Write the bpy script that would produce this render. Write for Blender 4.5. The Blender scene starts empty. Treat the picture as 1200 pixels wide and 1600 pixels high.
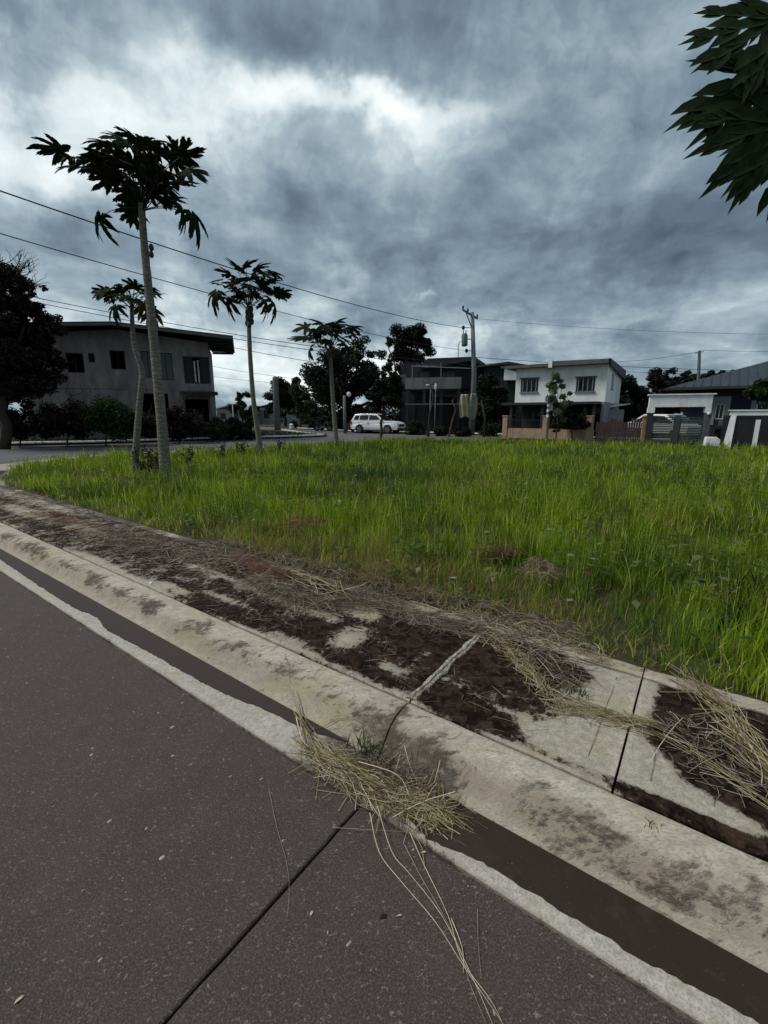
import bpy, math, random
import numpy as np
from mathutils import Vector, Matrix, noise
random.seed(7)
RNG = np.random.default_rng(7)
SC = bpy.context.scene
COL = SC.collection

# ---------------------------------------------------------------- camera
FPX, EYE = 690.0, 1.5                      # focal length in photo pixels (1200 x 1600), eye height
TH = math.atan(150 / FPX)
cam_d = bpy.data.cameras.new("camera"); cam = bpy.data.objects.new("camera", cam_d); COL.objects.link(cam)
cam.location = (0, 0, EYE); cam.rotation_euler = (math.pi / 2 - TH, 0, 0)
cam_d.sensor_fit = 'VERTICAL'; cam_d.sensor_height = 24; cam_d.lens = 24 * FPX / 1600
cam_d.clip_start = 0.05; cam_d.clip_end = 6000
SC.camera = cam

def ray(u, v):
    dx = (u - 600) / FPX; dy = (v - 800) / FPX
    return Vector((dx, math.cos(TH) - dy * math.sin(TH), -math.sin(TH) - dy * math.cos(TH)))
def gp(u, v, z=0.0):                       # point of the ground (height z) seen at a photo pixel
    d = ray(u, v); t = (z - EYE) / d.z
    return Vector((d.x * t, d.y * t, z))
def pd(u, v, Y):                           # point seen at a photo pixel, Y metres ahead
    d = ray(u, v); t = Y / d.y
    return Vector((d.x * t, Y, EYE + d.z * t))
def pg(u, Y, z=0.0):                       # point at height z, Y metres ahead, in photo column u
    return Vector(((u - 600) / FPX * (Y * math.cos(TH) + (EYE - z) * math.sin(TH)), Y, z))

# ---------------------------------------------------------------- world: overcast sky
SUN_EL, SUN_AZ = math.radians(50), math.radians(270)      # azimuth clockwise from +Y
W = bpy.data.worlds.new("World"); SC.world = W; W.use_nodes = True
nt = W.node_tree; nt.nodes.clear()
def N(tree, typ, **kw):
    n = tree.nodes.new(typ)
    for k, v in kw.items(): setattr(n, k, v)
    return n
def M(tree, op, a, b=None, c=None, clamp=False):
    n = tree.nodes.new('ShaderNodeMath'); n.operation = op; n.use_clamp = clamp
    for i, x in enumerate((a, b, c)):
        if x is None: continue
        if isinstance(x, (int, float)): n.inputs[i].default_value = x
        else: tree.links.new(x, n.inputs[i])
    return n.outputs[0]
def VM(tree, op, a, b=None):
    n = tree.nodes.new('ShaderNodeVectorMath'); n.operation = op
    for i, x in enumerate((a, b)):
        if x is None: continue
        if isinstance(x, (tuple, list, Vector)): n.inputs[i].default_value = tuple(x)
        elif isinstance(x, (int, float)): n.inputs['Scale'].default_value = x
        else: tree.links.new(x, n.inputs[i])
    return n.outputs['Value'] if op in ('DOT_PRODUCT', 'LENGTH') else n.outputs[0]
def ramp(tree, fac, stops, interp='LINEAR'):
    r = tree.nodes.new('ShaderNodeValToRGB'); r.color_ramp.interpolation = interp
    el = r.color_ramp.elements
    while len(el) < len(stops): el.new(0.5)
    for e, (p, c) in zip(el, stops):
        e.position = p; e.color = (c, c, c, 1) if isinstance(c, (int, float)) else (*c, 1)
    tree.links.new(fac, r.inputs[0]); return r.outputs[0]
def mix(tree, fac, a, b, blend='MIX'):
    n = tree.nodes.new('ShaderNodeMix'); n.data_type = 'RGBA'; n.blend_type = blend
    for i, x in ((0, fac), (6, a), (7, b)):
        if isinstance(x, (int, float)): n.inputs[i].default_value = x if i == 0 else (x, x, x, 1)
        elif isinstance(x, tuple): n.inputs[i].default_value = (*x, 1)
        else: tree.links.new(x, n.inputs[i])
    return n.outputs[2]
def noise_node(tree, vec, scale, detail=5, rough=0.55, dist=0.0, out=0):
    n = tree.nodes.new('ShaderNodeTexNoise'); n.inputs['Scale'].default_value = scale
    n.inputs['Detail'].default_value = detail; n.inputs['Roughness'].default_value = rough
    n.inputs['Distortion'].default_value = dist
    if vec is not None: tree.links.new(vec, n.inputs['Vector'])
    return n.outputs[out]

tc = N(nt, 'ShaderNodeTexCoord'); D0 = VM(nt, 'NORMALIZE', tc.outputs['Generated'])
sep = N(nt, 'ShaderNodeSeparateXYZ'); nt.links.new(D0, sep.inputs[0])
zc = M(nt, 'MAXIMUM', sep.outputs[2], 0.0)
den = M(nt, 'ADD', zc, 0.22)
cmb = N(nt, 'ShaderNodeCombineXYZ')
nt.links.new(M(nt, 'DIVIDE', sep.outputs[0], den), cmb.inputs[0])
nt.links.new(M(nt, 'DIVIDE', sep.outputs[1], den), cmb.inputs[1])
P2 = cmb.outputs[0]                         # the cloud deck as a plane overhead
n_big = noise_node(nt, P2, 0.9, 3, 0.5, 0.3)
n_mid = noise_node(nt, P2, 2.3, 6, 0.52, 0.35)
n_fin = noise_node(nt, P2, 7.0, 5, 0.6, 0.2)
warpc = noise_node(nt, D0, 3.2, 5, 0.6, 0.0, 1)
wv = VM(nt, 'SCALE', VM(nt, 'SUBTRACT', warpc, (0.5, 0.5, 0.5)), None)
wv.node.inputs['Scale'].default_value = 0.34
DW = VM(nt, 'ADD', D0, wv)
val = M(nt, 'ADD', M(nt, 'MULTIPLY', n_big, 0.14), M(nt, 'MULTIPLY', n_mid, 0.60))
val = M(nt, 'ADD', val, M(nt, 'MULTIPLY', n_fin, 0.26))
n_puf = noise_node(nt, DW, 5.0, 7, 0.58, 0.6)
val = M(nt, 'ADD', val, M(nt, 'MULTIPLY', M(nt, 'SUBTRACT', n_puf, 0.5), 0.62))
val = M(nt, 'ADD', val, -0.150)
# broad thinner (bright) and thicker (dark) parts of the cloud deck: u, v, ru, rv, amount
BLOBS = [(30,175,120,75,.36),(130,110,110,45,.10),(395,140,110,50,.32),(600,170,90,28,.34),(300,215,130,60,.10),
 (70,50,230,50,-.08),(560,60,170,50,-.13),(860,60,150,60,.02),(500,340,90,50,-.09),(650,375,100,40,-.10),(480,235,160,60,.10),(700,250,80,60,.05),
 (60,300,90,60,-.12),(120,430,120,50,.10),(330,475,160,50,.10),(450,575,190,38,.42),(60,500,140,40,.18),
 (1050,40,120,60,.10),(950,250,250,140,-.10),(1080,400,260,90,-.09),(800,545,260,22,.10),(672,448,20,7,.18),(830,175,60,40,-.07),
 (330,300,80,60,.04),(840,505,45,20,.05),(1150,250,120,120,-.02)]
for (u, v, ru, rv, a) in BLOBS:
    c = ray(u, v).normalized()
    ex = (ray(u + ru, v).normalized() - c).length; ez = (ray(u, v + rv).normalized() - c).length
    df = VM(nt, 'SUBTRACT', DW, tuple(c)); sc_ = VM(nt, 'MULTIPLY', df, (1 / ex, 0.5 / max(ex, ez), 1 / ez))
    q = VM(nt, 'DOT_PRODUCT', sc_, sc_)
    g = M(nt, 'EXPONENT', M(nt, 'MULTIPLY', q, -0.7))
    val = M(nt, 'MULTIPLY_ADD', g, a, val)
cloud = ramp(nt, val, [(0.0, (.040, .058, .078)), (0.18, (.078, .108, .140)), (0.33, (.138, .185, .225)), (0.47, (.235, .295, .325)), (0.63, (.43, .485, .50)), (0.85, (.64, .66, .65))], 'LINEAR')
cl10 = VM(nt, 'SCALE', cloud); cl10.node.inputs['Scale'].default_value = 10.0
sky = N(nt, 'ShaderNodeTexSky', sky_type='NISHITA'); sky.sun_disc = False
sky.sun_elevation = SUN_EL; sky.sun_rotation = SUN_AZ
bg = N(nt, 'ShaderNodeBackground'); bg.inputs[1].default_value = 0.1
nt.links.new(mix(nt, 0.96, sky.outputs[0], cl10), bg.inputs[0])
wo = N(nt, 'ShaderNodeOutputWorld'); nt.links.new(bg.outputs[0], wo.inputs[0])
W.cycles.sampling_method = 'MANUAL'; W.cycles.sample_map_resolution = 512

sl = bpy.data.lights.new("sun", 'SUN'); so = bpy.data.objects.new("sun", sl); COL.objects.link(so)
sl.energy = 1.5; sl.angle = math.radians(22); sl.color = (1.0, 0.965, 0.90)
sd = Vector((math.sin(SUN_AZ) * math.cos(SUN_EL), math.cos(SUN_AZ) * math.cos(SUN_EL), math.sin(SUN_EL)))
so.rotation_euler = sd.to_track_quat('Z', 'Y').to_euler(); so.location = (0, 0, 50)
SC.view_settings.view_transform = 'Standard'; SC.view_settings.look = 'None'
SC.view_settings.exposure = 0.75; SC.view_settings.gamma = 1.0; SC.view_settings.use_curve_mapping = False
SC.cycles.max_bounces = 6; SC.cycles.transparent_max_bounces = 8

# ---------------------------------------------------------------- materials
def newmat(name):
    m = bpy.data.materials.new(name); m.use_nodes = True
    t = m.node_tree; t.nodes.clear()
    o = N(t, 'ShaderNodeOutputMaterial'); p = N(t, 'ShaderNodeBsdfPrincipled')
    t.links.new(p.outputs[0], o.inputs[0]); return m, t, p, o
def plain(name, c, rough=0.7, var=0.25, scale=3.0, bump=0.0, bscale=40.0, metallic=0.0, dirt=None, dirt_amt=0.5, dscale=1.2, stretch=(1, 1, 1), spec=0.3):
    """base colour with blotchy variation, optional dirt colour in noise patches, optional fine relief"""
    m, t, p, o = newmat(name)
    co = N(t, 'ShaderNodeTexCoord').outputs['Object']
    co = VM(t, 'MULTIPLY', co, stretch)
    n1 = noise_node(t, co, scale, 6, 0.6)
    col = mix(t, ramp(t, n1, [(0.3, 0.0), (0.7, 1.0)]), tuple(x * (1 - var) for x in c), tuple(min(1, x * (1 + var)) for x in c))
    if dirt:
        n2 = noise_node(t, co, dscale, 8, 0.68, 0.4)
        f = ramp(t, n2, [(0.5 - 0.25 * dirt_amt, 0.0), (0.5 + 0.2, dirt_amt)])
        col = mix(t, f, col, dirt)
    t.links.new(col, p.inputs['Base Color'])
    p.inputs['Roughness'].default_value = rough; p.inputs['Metallic'].default_value = metallic
    p.inputs['Specular IOR Level'].default_value = spec
    if bump:
        b = N(t, 'ShaderNodeBump'); b.inputs['Strength'].default_value = bump; b.inputs['Distance'].default_value = 0.01
        t.links.new(noise_node(t, co, bscale, 5, 0.6), b.inputs['Height']); t.links.new(b.outputs[0], p.inputs['Normal'])
    return m
def leafmat(name, c, trans=0.25, var=0.35, attr=False, rough=0.6):
    m, t, p, o = newmat(name)
    if attr:
        a = N(t, 'ShaderNodeAttribute'); a.attribute_name = 'tint'; col = a.outputs['Color']
    else:
        co = N(t, 'ShaderNodeTexCoord').outputs['Object']
        n1 = noise_node(t, co, 3.0, 4, 0.7)
        col = mix(t, ramp(t, n1, [(0.35, 0.0), (0.65, 1.0)]), tuple(x * (1 - var) for x in c), tuple(x * (1 + var) for x in c))
    t.links.new(col, p.inputs['Base Color']); p.inputs['Roughness'].default_value = rough
    p.inputs['Specular IOR Level'].default_value = 0.12
    tr = N(t, 'ShaderNodeBsdfTranslucent'); t.links.new(col, tr.inputs[0])
    mx = N(t, 'ShaderNodeMixShader'); mx.inputs[0].default_value = trans
    t.links.new(p.outputs[0], mx.inputs[1]); t.links.new(tr.outputs[0], mx.inputs[2]); t.links.new(mx.outputs[0], o.inputs[0])
    return m
def wpos(t):
    return N(t, 'ShaderNodeNewGeometry').outputs['Position']

def road_mat():
    m, t, p, o = newmat('worn_road')
    g = wpos(t)
    big = noise_node(t, g, 0.9, 7, 0.65, 0.3); mid = noise_node(t, g, 6, 6, 0.7); fine = noise_node(t, g, 170, 3, 0.8)
    base = mix(t, ramp(t, big, [(0.38, 0.0), (0.62, 1.0)]), (.036, .0235, .0200), (.027, .0205, .0170))
    base = mix(t, ramp(t, mid, [(0.3, 0.0), (0.72, 0.75)]), base, (.062, .043, .038))
    # greenish lens colour cast, painted into the left part of the carriageway
    sp = N(t, 'ShaderNodeSeparateXYZ'); t.links.new(g, sp.inputs[0])
    lens_cast = M(t, 'ADD', M(t, 'MULTIPLY', sp.outputs[0], -0.9), M(t, 'MULTIPLY', mid, 0.8))
    base = mix(t, ramp(t, lens_cast, [(1.05, 0.0), (1.9, 0.8)]), base, (.038, .043, .035))
    base = mix(t, M(t, 'MULTIPLY', ramp(t, fine, [(0.47, 0.0), (0.66, 1.0)]), 0.75), base, (.160, .118, .103))
    vs = VM(t, 'MULTIPLY', g, (1.0, 1.0, 1.0))
    f2 = noise_node(t, VM(t, 'MULTIPLY', vs, (70, 110, 60)), 1.0, 2, 0.5, 1.2)
    base = mix(t, M(t, 'MULTIPLY', ramp(t, f2, [(0.62, 0.0), (0.70, 1.0)]), 0.65), base, (.27, .215, .19))
    dk = noise_node(t, g, 60, 3, 0.6)
    base = mix(t, M(t, 'MULTIPLY', ramp(t, dk, [(0.28, 1.0), (0.42, 0.0)]), 0.6), base, (.028, .022, .02))
    t.links.new(base, p.inputs['Base Color']); p.inputs['Roughness'].default_value = 0.85
    b = N(t, 'ShaderNodeBump'); b.inputs['Strength'].default_value = 0.7; b.inputs['Distance'].default_value = 0.004
    t.links.new(M(t, 'ADD', M(t, 'MULTIPLY', fine, 1.6), M(t, 'MULTIPLY', mid, 0.6)), b.inputs['Height']); t.links.new(b.outputs[0], p.inputs['Normal'])
    return m
def paving_mat(name, pale, dark, moss, thr=0.5, edge=0.05, along=0):
    """pale concrete; 'stain' attribute drives where black-brown algae and silt have grown"""
    m, t, p, o = newmat(name)
    g = wpos(t)
    a = N(t, 'ShaderNodeAttribute'); a.attribute_name = 'stain'; fa = N(t, 'ShaderNodeAttribute'); fa.attribute_name = 'film_shade'
    if along: g = VM(t, 'MULTIPLY', N(t, 'ShaderNodeTexCoord').outputs['Object'], (1, 1, 1)); mp = N(t, 'ShaderNodeMapping'); mp.inputs['Rotation'].default_value = (0, 0, math.radians(35.95)); mp.inputs['Scale'].default_value = (along, 1, 1); t.links.new(g, mp.inputs[0]); g = mp.outputs[0]
    n1 = noise_node(t, g, 5.5, 9, 0.72, 0.5); n2 = noise_node(t, g, 34, 6, 0.7, 0.3); n3 = noise_node(t, g, 150, 3, 0.6)
    s = M(t, 'ADD', a.outputs['Fac'], M(t, 'MULTIPLY', M(t, 'SUBTRACT', n1, 0.5), 1.7))
    s = M(t, 'ADD', s, M(t, 'MULTIPLY', M(t, 'SUBTRACT', n2, 0.5), 1.5))
    f = ramp(t, s, [(thr - edge * 2, 0.0), (thr, 0.45), (thr + edge * 2.2, 1.0)])
    pc = mix(t, ramp(t, n2, [(0.3, 0.0), (0.7, 1.0)]), tuple(x * .50 for x in pale), pale)
    pc = mix(t, M(t, 'MULTIPLY', ramp(t, n3, [(0.38, 1.0), (0.52, 0.0)]), 0.55), pc, tuple(x * .35 for x in pale))
    film_shade = M(t, 'ADD', fa.outputs['Fac'], M(t, 'MULTIPLY', M(t, 'SUBTRACT', n1, 0.5), 1.3))  # dirt tone; on the kerb it also carries painted shade
    pc = mix(t, M(t, 'MULTIPLY', ramp(t, film_shade, [(0.05, 0.0), (0.75, 1.0)]), 0.75), pc, tuple(x * k_ for x, k_ in zip(pale, (.40, .36, .33))))
    yl = noise_node(t, g, 4.3, 5, 0.6, 0.2)
    pc = mix(t, M(t, 'MULTIPLY', ramp(t, yl, [(0.52, 0.0), (0.66, 1.0)]), 0.35), pc, (.34, .31, .12))
    n5 = noise_node(t, g, 16, 7, 0.75, 0.8)
    dc = mix(t, ramp(t, n5, [(0.44, 0.0), (0.70, 1.0)]), dark, moss)
    dc = mix(t, M(t, 'MULTIPLY', ramp(t, n2, [(0.62, 0.0), (0.74, 1.0)]), 0.7), dc, tuple(x * .45 for x in pale))
    t.links.new(mix(t, f, pc, dc), p.inputs['Base Color']); p.inputs['Roughness'].default_value = 0.82
    t.links.new(ramp(t, f, [(0, .25), (1, .06)]), p.inputs['Specular IOR Level'])
    b = N(t, 'ShaderNodeBump'); b.inputs['Strength'].default_value = 0.8; b.inputs['Distance'].default_value = 0.006
    hgt = M(t, 'ADD', M(t, 'MULTIPLY', f, 0.8), M(t, 'ADD', M(t, 'MULTIPLY', n2, 0.6), M(t, 'MULTIPLY', n3, 0.5)))
    t.links.new(hgt, b.inputs['Height']); t.links.new(b.outputs[0], p.inputs['Normal'])
    return m
MR = road_mat()
MPAVE = paving_mat('algae_stained_paving', (.50, .445, .365), (.008, .005, .004), (.070, .043, .030))
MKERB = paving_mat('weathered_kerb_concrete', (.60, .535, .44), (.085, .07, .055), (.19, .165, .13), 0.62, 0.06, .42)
MGUT = paving_mat('bleached_gutter_concrete', (.60, .545, .49), (.10, .085, .075), (.22, .19, .16), 0.70, 0.06)
MJOINT = plain('joint_dirt', (.014, .011, .010), 0.95)
def silt_mat():
    m, t, p, o = newmat('wet_silt'); g = wpos(t)
    sp = N(t, 'ShaderNodeSeparateXYZ'); t.links.new(g, sp.inputs[0]); n1 = noise_node(t, g, 3.0, 6, 0.65, 0.3)
    c = mix(t, ramp(t, M(t, 'ADD', M(t, 'MULTIPLY', sp.outputs[0], .5), n1), [(.2, 0.0), (.75, 1.0)]), (.048, .034, .030), (.030, .021, .014))
    c = mix(t, M(t, 'MULTIPLY', ramp(t, noise_node(t, g, 9, 7, .7), [(.55, 0.0), (.75, 1.0)]), .6), c, (.07, .05, .038))
    c = mix(t, M(t, 'MULTIPLY', ramp(t, noise_node(t, g, 230, 2, .5), [(.72, 0.0), (.78, 1.0)]), .8), c, (.3, .26, .22))
    t.links.new(c, p.inputs['Base Color']); p.inputs['Roughness'].default_value = .5; p.inputs['Specular IOR Level'].default_value = .2
    b = N(t, 'ShaderNodeBump'); b.inputs['Strength'].default_value = .3; b.inputs['Distance'].default_value = .002
    t.links.new(noise_node(t, g, 60, 4, .6), b.inputs['Height']); t.links.new(b.outputs[0], p.inputs['Normal']); return m
MSILT = silt_mat()
MMORTAR = plain('scraped_mortar', (.56, .51, .42), 0.9, 0.35, 60, 1.0, 120, dirt=(.07, .05, .04), dirt_amt=0.85, dscale=38)
MFARROAD = plain('street_concrete', (.125, .12, .125), 0.85, 0.25, 0.6, 0.3, 20, dirt=(.07, .065, .065), dirt_amt=0.6, dscale=0.7)
MFARKERB = plain('far_kerb_concrete', (.62, .61, .58), 0.85, 0.2, 2, 0.2, 30, dirt=(.22, .20, .17), dirt_amt=0.5, dscale=2.0)
MSOIL = plain('lot_soil', (.040, .036, .016), 0.95, 0.4, 2.5, 0.6, 15)
MVERGE = plain('verge_soil', (.040, .034, .027), 0.95, 0.5, 1.5, 0.6, 12, dirt=(.03, .04, .012), dirt_amt=0.9)
MGROUND = plain('far_ground', (.045, .05, .03), 0.95, 0.4, 0.1)
MGRASS = leafmat('grass_blade', (.1, .14, .02), 0.48, attr=True)
MSTRAW = leafmat('dry_straw', (.42, .36, .2), 0.1, attr=True, rough=0.55)
MPAPLEAF = leafmat('papaya_leaf', (.017, .029, .010), 0.22, 0.35, rough=0.8)
MPAPYEL = leafmat('yellowing_papaya_leaf', (.13, .095, .015), 0.25)
MPAPDRY = leafmat('dry_papaya_leaf', (.06, .035, .02), 0.15)
MPETIOLE = plain('petiole_green', (.022, .028, .014), 0.6)
MFRUIT = plain('papaya_fruit', (.022, .03, .014), 0.45)
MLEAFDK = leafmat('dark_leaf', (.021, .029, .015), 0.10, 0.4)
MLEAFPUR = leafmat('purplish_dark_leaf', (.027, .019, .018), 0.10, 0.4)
MLEAFGR = leafmat('green_leaf', (.036, .062, .018), 0.2, 0.4)
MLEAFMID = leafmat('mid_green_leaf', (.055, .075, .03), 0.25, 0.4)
MLEAFPALE = leafmat('pale_green_leaf', (.14, .17, .09), 0.3, 0.4)
MBARK = plain('dark_bark', (.05, .04, .032), 0.95, 0.4, 8, 0.5, 30)
MTWIG = plain('dry_twig', (.11, .075, .055), 0.9, 0.4, 8)

def trunk_mat():
    m, t, p, o = newmat('papaya_trunk')
    co = N(t, 'ShaderNodeTexCoord').outputs['Object']
    w = N(t, 'ShaderNodeTexWave'); w.wave_type = 'BANDS'; w.bands_direction = 'Z'; w.inputs['Scale'].default_value = 3.6
    w.inputs['Distortion'].default_value = 9.0; w.inputs['Detail'].default_value = 3; w.inputs['Detail Scale'].default_value = 2.5
    t.links.new(co, w.inputs['Vector'])
    n1 = noise_node(t, co, 3.0, 6, 0.7)
    c = mix(t, ramp(t, w.outputs['Fac'], [(0.35, 0.0), (0.85, 1.0)]), (.13, .115, .095), (.215, .195, .16))
    c = mix(t, ramp(t, n1, [(0.45, 0.0), (0.7, 0.8)]), c, (.10, .11, .065))
    t.links.new(c, p.inputs['Base Color']); p.inputs['Roughness'].default_value = 0.9
    b = N(t, 'ShaderNodeBump'); b.inputs['Strength'].default_value = 0.6; b.inputs['Distance'].default_value = 0.01
    t.links.new(w.outputs['Fac'], b.inputs['Height']); t.links.new(b.outputs[0], p.inputs['Normal'])
    return m
MPTRUNK = trunk_mat()
MGLASS = plain('dark_window_glass', (.012, .014, .017), 0.12, 0.1, spec=0.5)
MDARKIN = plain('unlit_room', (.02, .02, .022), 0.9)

# ---------------------------------------------------------------- helpers
def tag(o, label=None, cat=None, group=None, kind=None):
    for k, v in (('label', label), ('category', cat), ('group', group), ('kind', kind)):
        if v: o[k] = v
    return o
def link(name, me, mat=None, parent=None, loc=None):
    o = bpy.data.objects.new(name, me); COL.objects.link(o)
    if mat is not None and me is not None and not me.materials: me.materials.append(mat)
    if parent: o.parent = parent
    if loc is not None: o.location = loc
    return o
def thing(name, label, cat, loc=(0, 0, 0), rz=0.0, group=None):
    o = bpy.data.objects.new(name, None); COL.objects.link(o); o.empty_display_size = 0.2
    o.location = loc; o.rotation_euler = (0, 0, rz); return tag(o, label, cat, group)
class MB:
    def __init__(s): s.v = []; s.f = []; s.smooth = False
    def add(s, vs, fs):
        b = len(s.v); s.v += [tuple(x) for x in vs]; s.f += [tuple(i + b for i in f) for f in fs]; return s
    def box(s, x0, x1, y0, y1, z0, z1):
        return s.add([(x0,y0,z0),(x1,y0,z0),(x1,y1,z0),(x0,y1,z0),(x0,y0,z1),(x1,y0,z1),(x1,y1,z1),(x0,y1,z1)],
                     [(0,3,2,1),(4,5,6,7),(0,1,5,4),(1,2,6,5),(2,3,7,6),(3,0,4,7)])
    def bar(s, a, b, w, h=None, up=(0, 0, 1)):
        a = Vector(a); b = Vector(b); h = h or w; d = (b - a).normalized(); up = Vector(up)
        if abs(d.dot(up)) > .97: up = Vector((0, 1, 0))
        r = d.cross(up).normalized() * (w / 2); q = r.normalized().cross(d) * (h / 2)
        c = [-r - q, r - q, r + q, -r + q]
        return s.add([a + x for x in c] + [b + x for x in c], [(0,3,2,1),(4,5,6,7),(0,1,5,4),(1,2,6,5),(2,3,7,6),(3,0,4,7)])
    def tube(s, pts, rad, n=8, cap=True):
        pts = [Vector(p) for p in pts]; k = len(pts)
        if isinstance(rad, (int, float)): rad = [rad] * k
        vs = []; ref = Vector((1, 0.03, 0.02))
        for i, p in enumerate(pts):
            d = (pts[min(i + 1, k - 1)] - pts[max(i - 1, 0)]).normalized()
            r = ref if abs(d.dot(ref)) < .9 else Vector((0, 1, 0))
            a = d.cross(r).normalized(); b = d.cross(a).normalized()
            for j in range(n):
                t = 2 * math.pi * j / n; vs.append(p + (a * math.cos(t) + b * math.sin(t)) * rad[i])
        fs = [(i*n+j, i*n+(j+1) % n, (i+1)*n+(j+1) % n, (i+1)*n+j) for i in range(k-1) for j in range(n)]
        if cap: fs += [tuple(range(n))[::-1], tuple(range((k-1)*n, k*n))]
        return s.add(vs, fs)
    def prism(s, poly, y0, y1, axis='y'):      # polygon in x,z extruded along y (or x,y along z)
        n = len(poly)
        if axis == 'y': vs = [(x, y0, z) for x, z in poly] + [(x, y1, z) for x, z in poly]
        elif axis == 'x': vs = [(y0, x, z) for x, z in poly] + [(y1, x, z) for x, z in poly]
        else: vs = [(x, z, y0) for x, z in poly] + [(x, z, y1) for x, z in poly]
        return s.add(vs, [tuple(range(n))[::-1], tuple(range(n, 2*n))] + [(i, (i+1) % n, (i+1) % n + n, i + n) for i in range(n)])
    def ball(s, c, r, n=8, m=6):
        r = r if isinstance(r, (tuple, list)) else (r, r, r); vs = []; c = Vector(c)
        for i in range(m + 1):
            a = math.pi * i / m
            for j in range(n):
                b = 2 * math.pi * j / n
                vs.append(c + Vector((r[0]*math.sin(a)*math.cos(b), r[1]*math.sin(a)*math.sin(b), r[2]*math.cos(a))))
        return s.add(vs, [(i*n+j, i*n+(j+1) % n, (i+1)*n+(j+1) % n, (i+1)*n+j) for i in range(m) for j in range(n)])
    def mesh(s, name, mat=None, smooth=False):
        me = bpy.data.meshes.new(name); me.from_pydata(s.v, [], s.f); me.update()
        if smooth: me.polygons.foreach_set('use_smooth', [True] * len(me.polygons))
        if mat: me.materials.append(mat)
        return me
    def build(s, name, mat, parent=None, smooth=False, loc=None, bevel=0):
        o = link(name, s.mesh(name, mat, smooth), None, parent, loc)
        if bevel:
            b = o.modifiers.new('b', 'BEVEL'); b.width = bevel; b.segments = 2; b.limit_method = 'ANGLE'
        return o
def np_mesh(name, V, Fq, tint=None, mat=None, smooth=False):
    """numpy mesh of equal-sized faces; tint = per-vertex colour"""
    me = bpy.data.meshes.new(name); k = Fq.shape[1]
    me.vertices.add(len(V)); me.vertices.foreach_set('co', V.astype(np.float32).ravel())
    me.loops.add(Fq.size); me.loops.foreach_set('vertex_index', Fq.astype(np.int32).ravel())
    me.polygons.add(len(Fq)); me.polygons.foreach_set('loop_start', np.arange(0, Fq.size, k, dtype=np.int32))
    if smooth: me.polygons.foreach_set('use_smooth', np.ones(len(Fq), dtype=bool))
    me.update(calc_edges=True)
    if tint is not None:
        a = me.attributes.new('tint', 'FLOAT_COLOR', 'POINT')
        a.data.foreach_set('color', np.concatenate([tint, np.ones((len(tint), 1))], 1).astype(np.float32).ravel())
    if mat: me.materials.append(mat)
    return me

# ---------------------------------------------------------------- street geometry
E2 = np.array([.8096, -.5870]); N2 = np.array([.5870, .8096])      # along the kerb (to the right), and from road to lot
N_ROAD, N_FOOT, N_BACK, N_BIN, N_LOT = 1.125, 1.35, 1.615, 2.52, 2.63
# lot edge in (along, across) coordinates, going left and round the corner into the cross street
edge_sn = [(14, 2.63), (-9.5, 2.63), (-11.5, 2.72), (-13.1, 3.08), (-14.5, 3.70), (-15.6, 4.55), (-16.3, 5.7), (-16.5, 7.2), (-16.1, 9.2), (-15.6, 13.7), (-14.9, 19), (-14.4, 23), (-13.5, 30)]
_pts = []
for i in range(len(edge_sn) - 1):
    p0 = np.array(edge_sn[max(i-1, 0)]); p1 = np.array(edge_sn[i]); p2 = np.array(edge_sn[i+1]); p3 = np.array(edge_sn[min(i+2, len(edge_sn)-1)])
    if i == 0:
        _pts += [p1 + (p2 - p1) * t for t in np.linspace(0, 1, 100, endpoint=False)]; continue
    if i == 1: p0 = p1 - (p2 - p1) * np.array([1, 0])
    for t in np.linspace(0, 1, 12, endpoint=False):
        _pts.append(0.5 * ((2*p1) + (-p0+p2)*t + (2*p0-5*p1+4*p2-p3)*t*t + (-p0+3*p1-3*p2+p3)*t**3))
_pts = np.array(_pts); EDGE = _pts[:, :1] * E2 + _pts[:, 1:] * N2
_arc = np.concatenate([[0], np.cumsum(np.linalg.norm(np.diff(EDGE, axis=0), axis=1))])
TAU = 14 - _arc                                                       # equals 'along' on the straight part
_tan = np.gradient(EDGE, axis=0); _tan /= np.linalg.norm(_tan, axis=1)[:, None]
_nor = np.stack([_tan[:, 1], -_tan[:, 0]], 1)                         # towards the lot
def sw(tau, d):                                                       # world xy for along-coordinate tau, across d
    tau = np.asarray(tau, float); d = np.asarray(d, float)
    x = np.interp(-tau, -TAU, EDGE[:, 0]); y = np.interp(-tau, -TAU, EDGE[:, 1])
    nx = np.interp(-tau, -TAU, _nor[:, 0]); ny = np.interp(-tau, -TAU, _nor[:, 1])
    return x + nx * (d - N_LOT), y + ny * (d - N_LOT)
KP = np.array([(1.35, 0.0), (1.365, .004), (1.385, .020), (1.41, .050), (1.435, .082), (1.463, .110), (1.50, .130), (1.55, .139), (1.600, .141), (1.612, .132)])
def surf(n):
    n = np.asarray(n, float)
    z = np.interp(n, KP[:, 0], KP[:, 1], left=0.0, right=0.14)
    return z
def surf_xy(x, y):
    return surf(np.asarray(x) * N2[0] + np.asarray(y) * N2[1])
def fbm(x, y, sc=1.0, oct=4, seed=0.0):
    return noise.fractal(Vector((x * sc, y * sc, seed)), 1.0, 2.0, oct)

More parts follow.
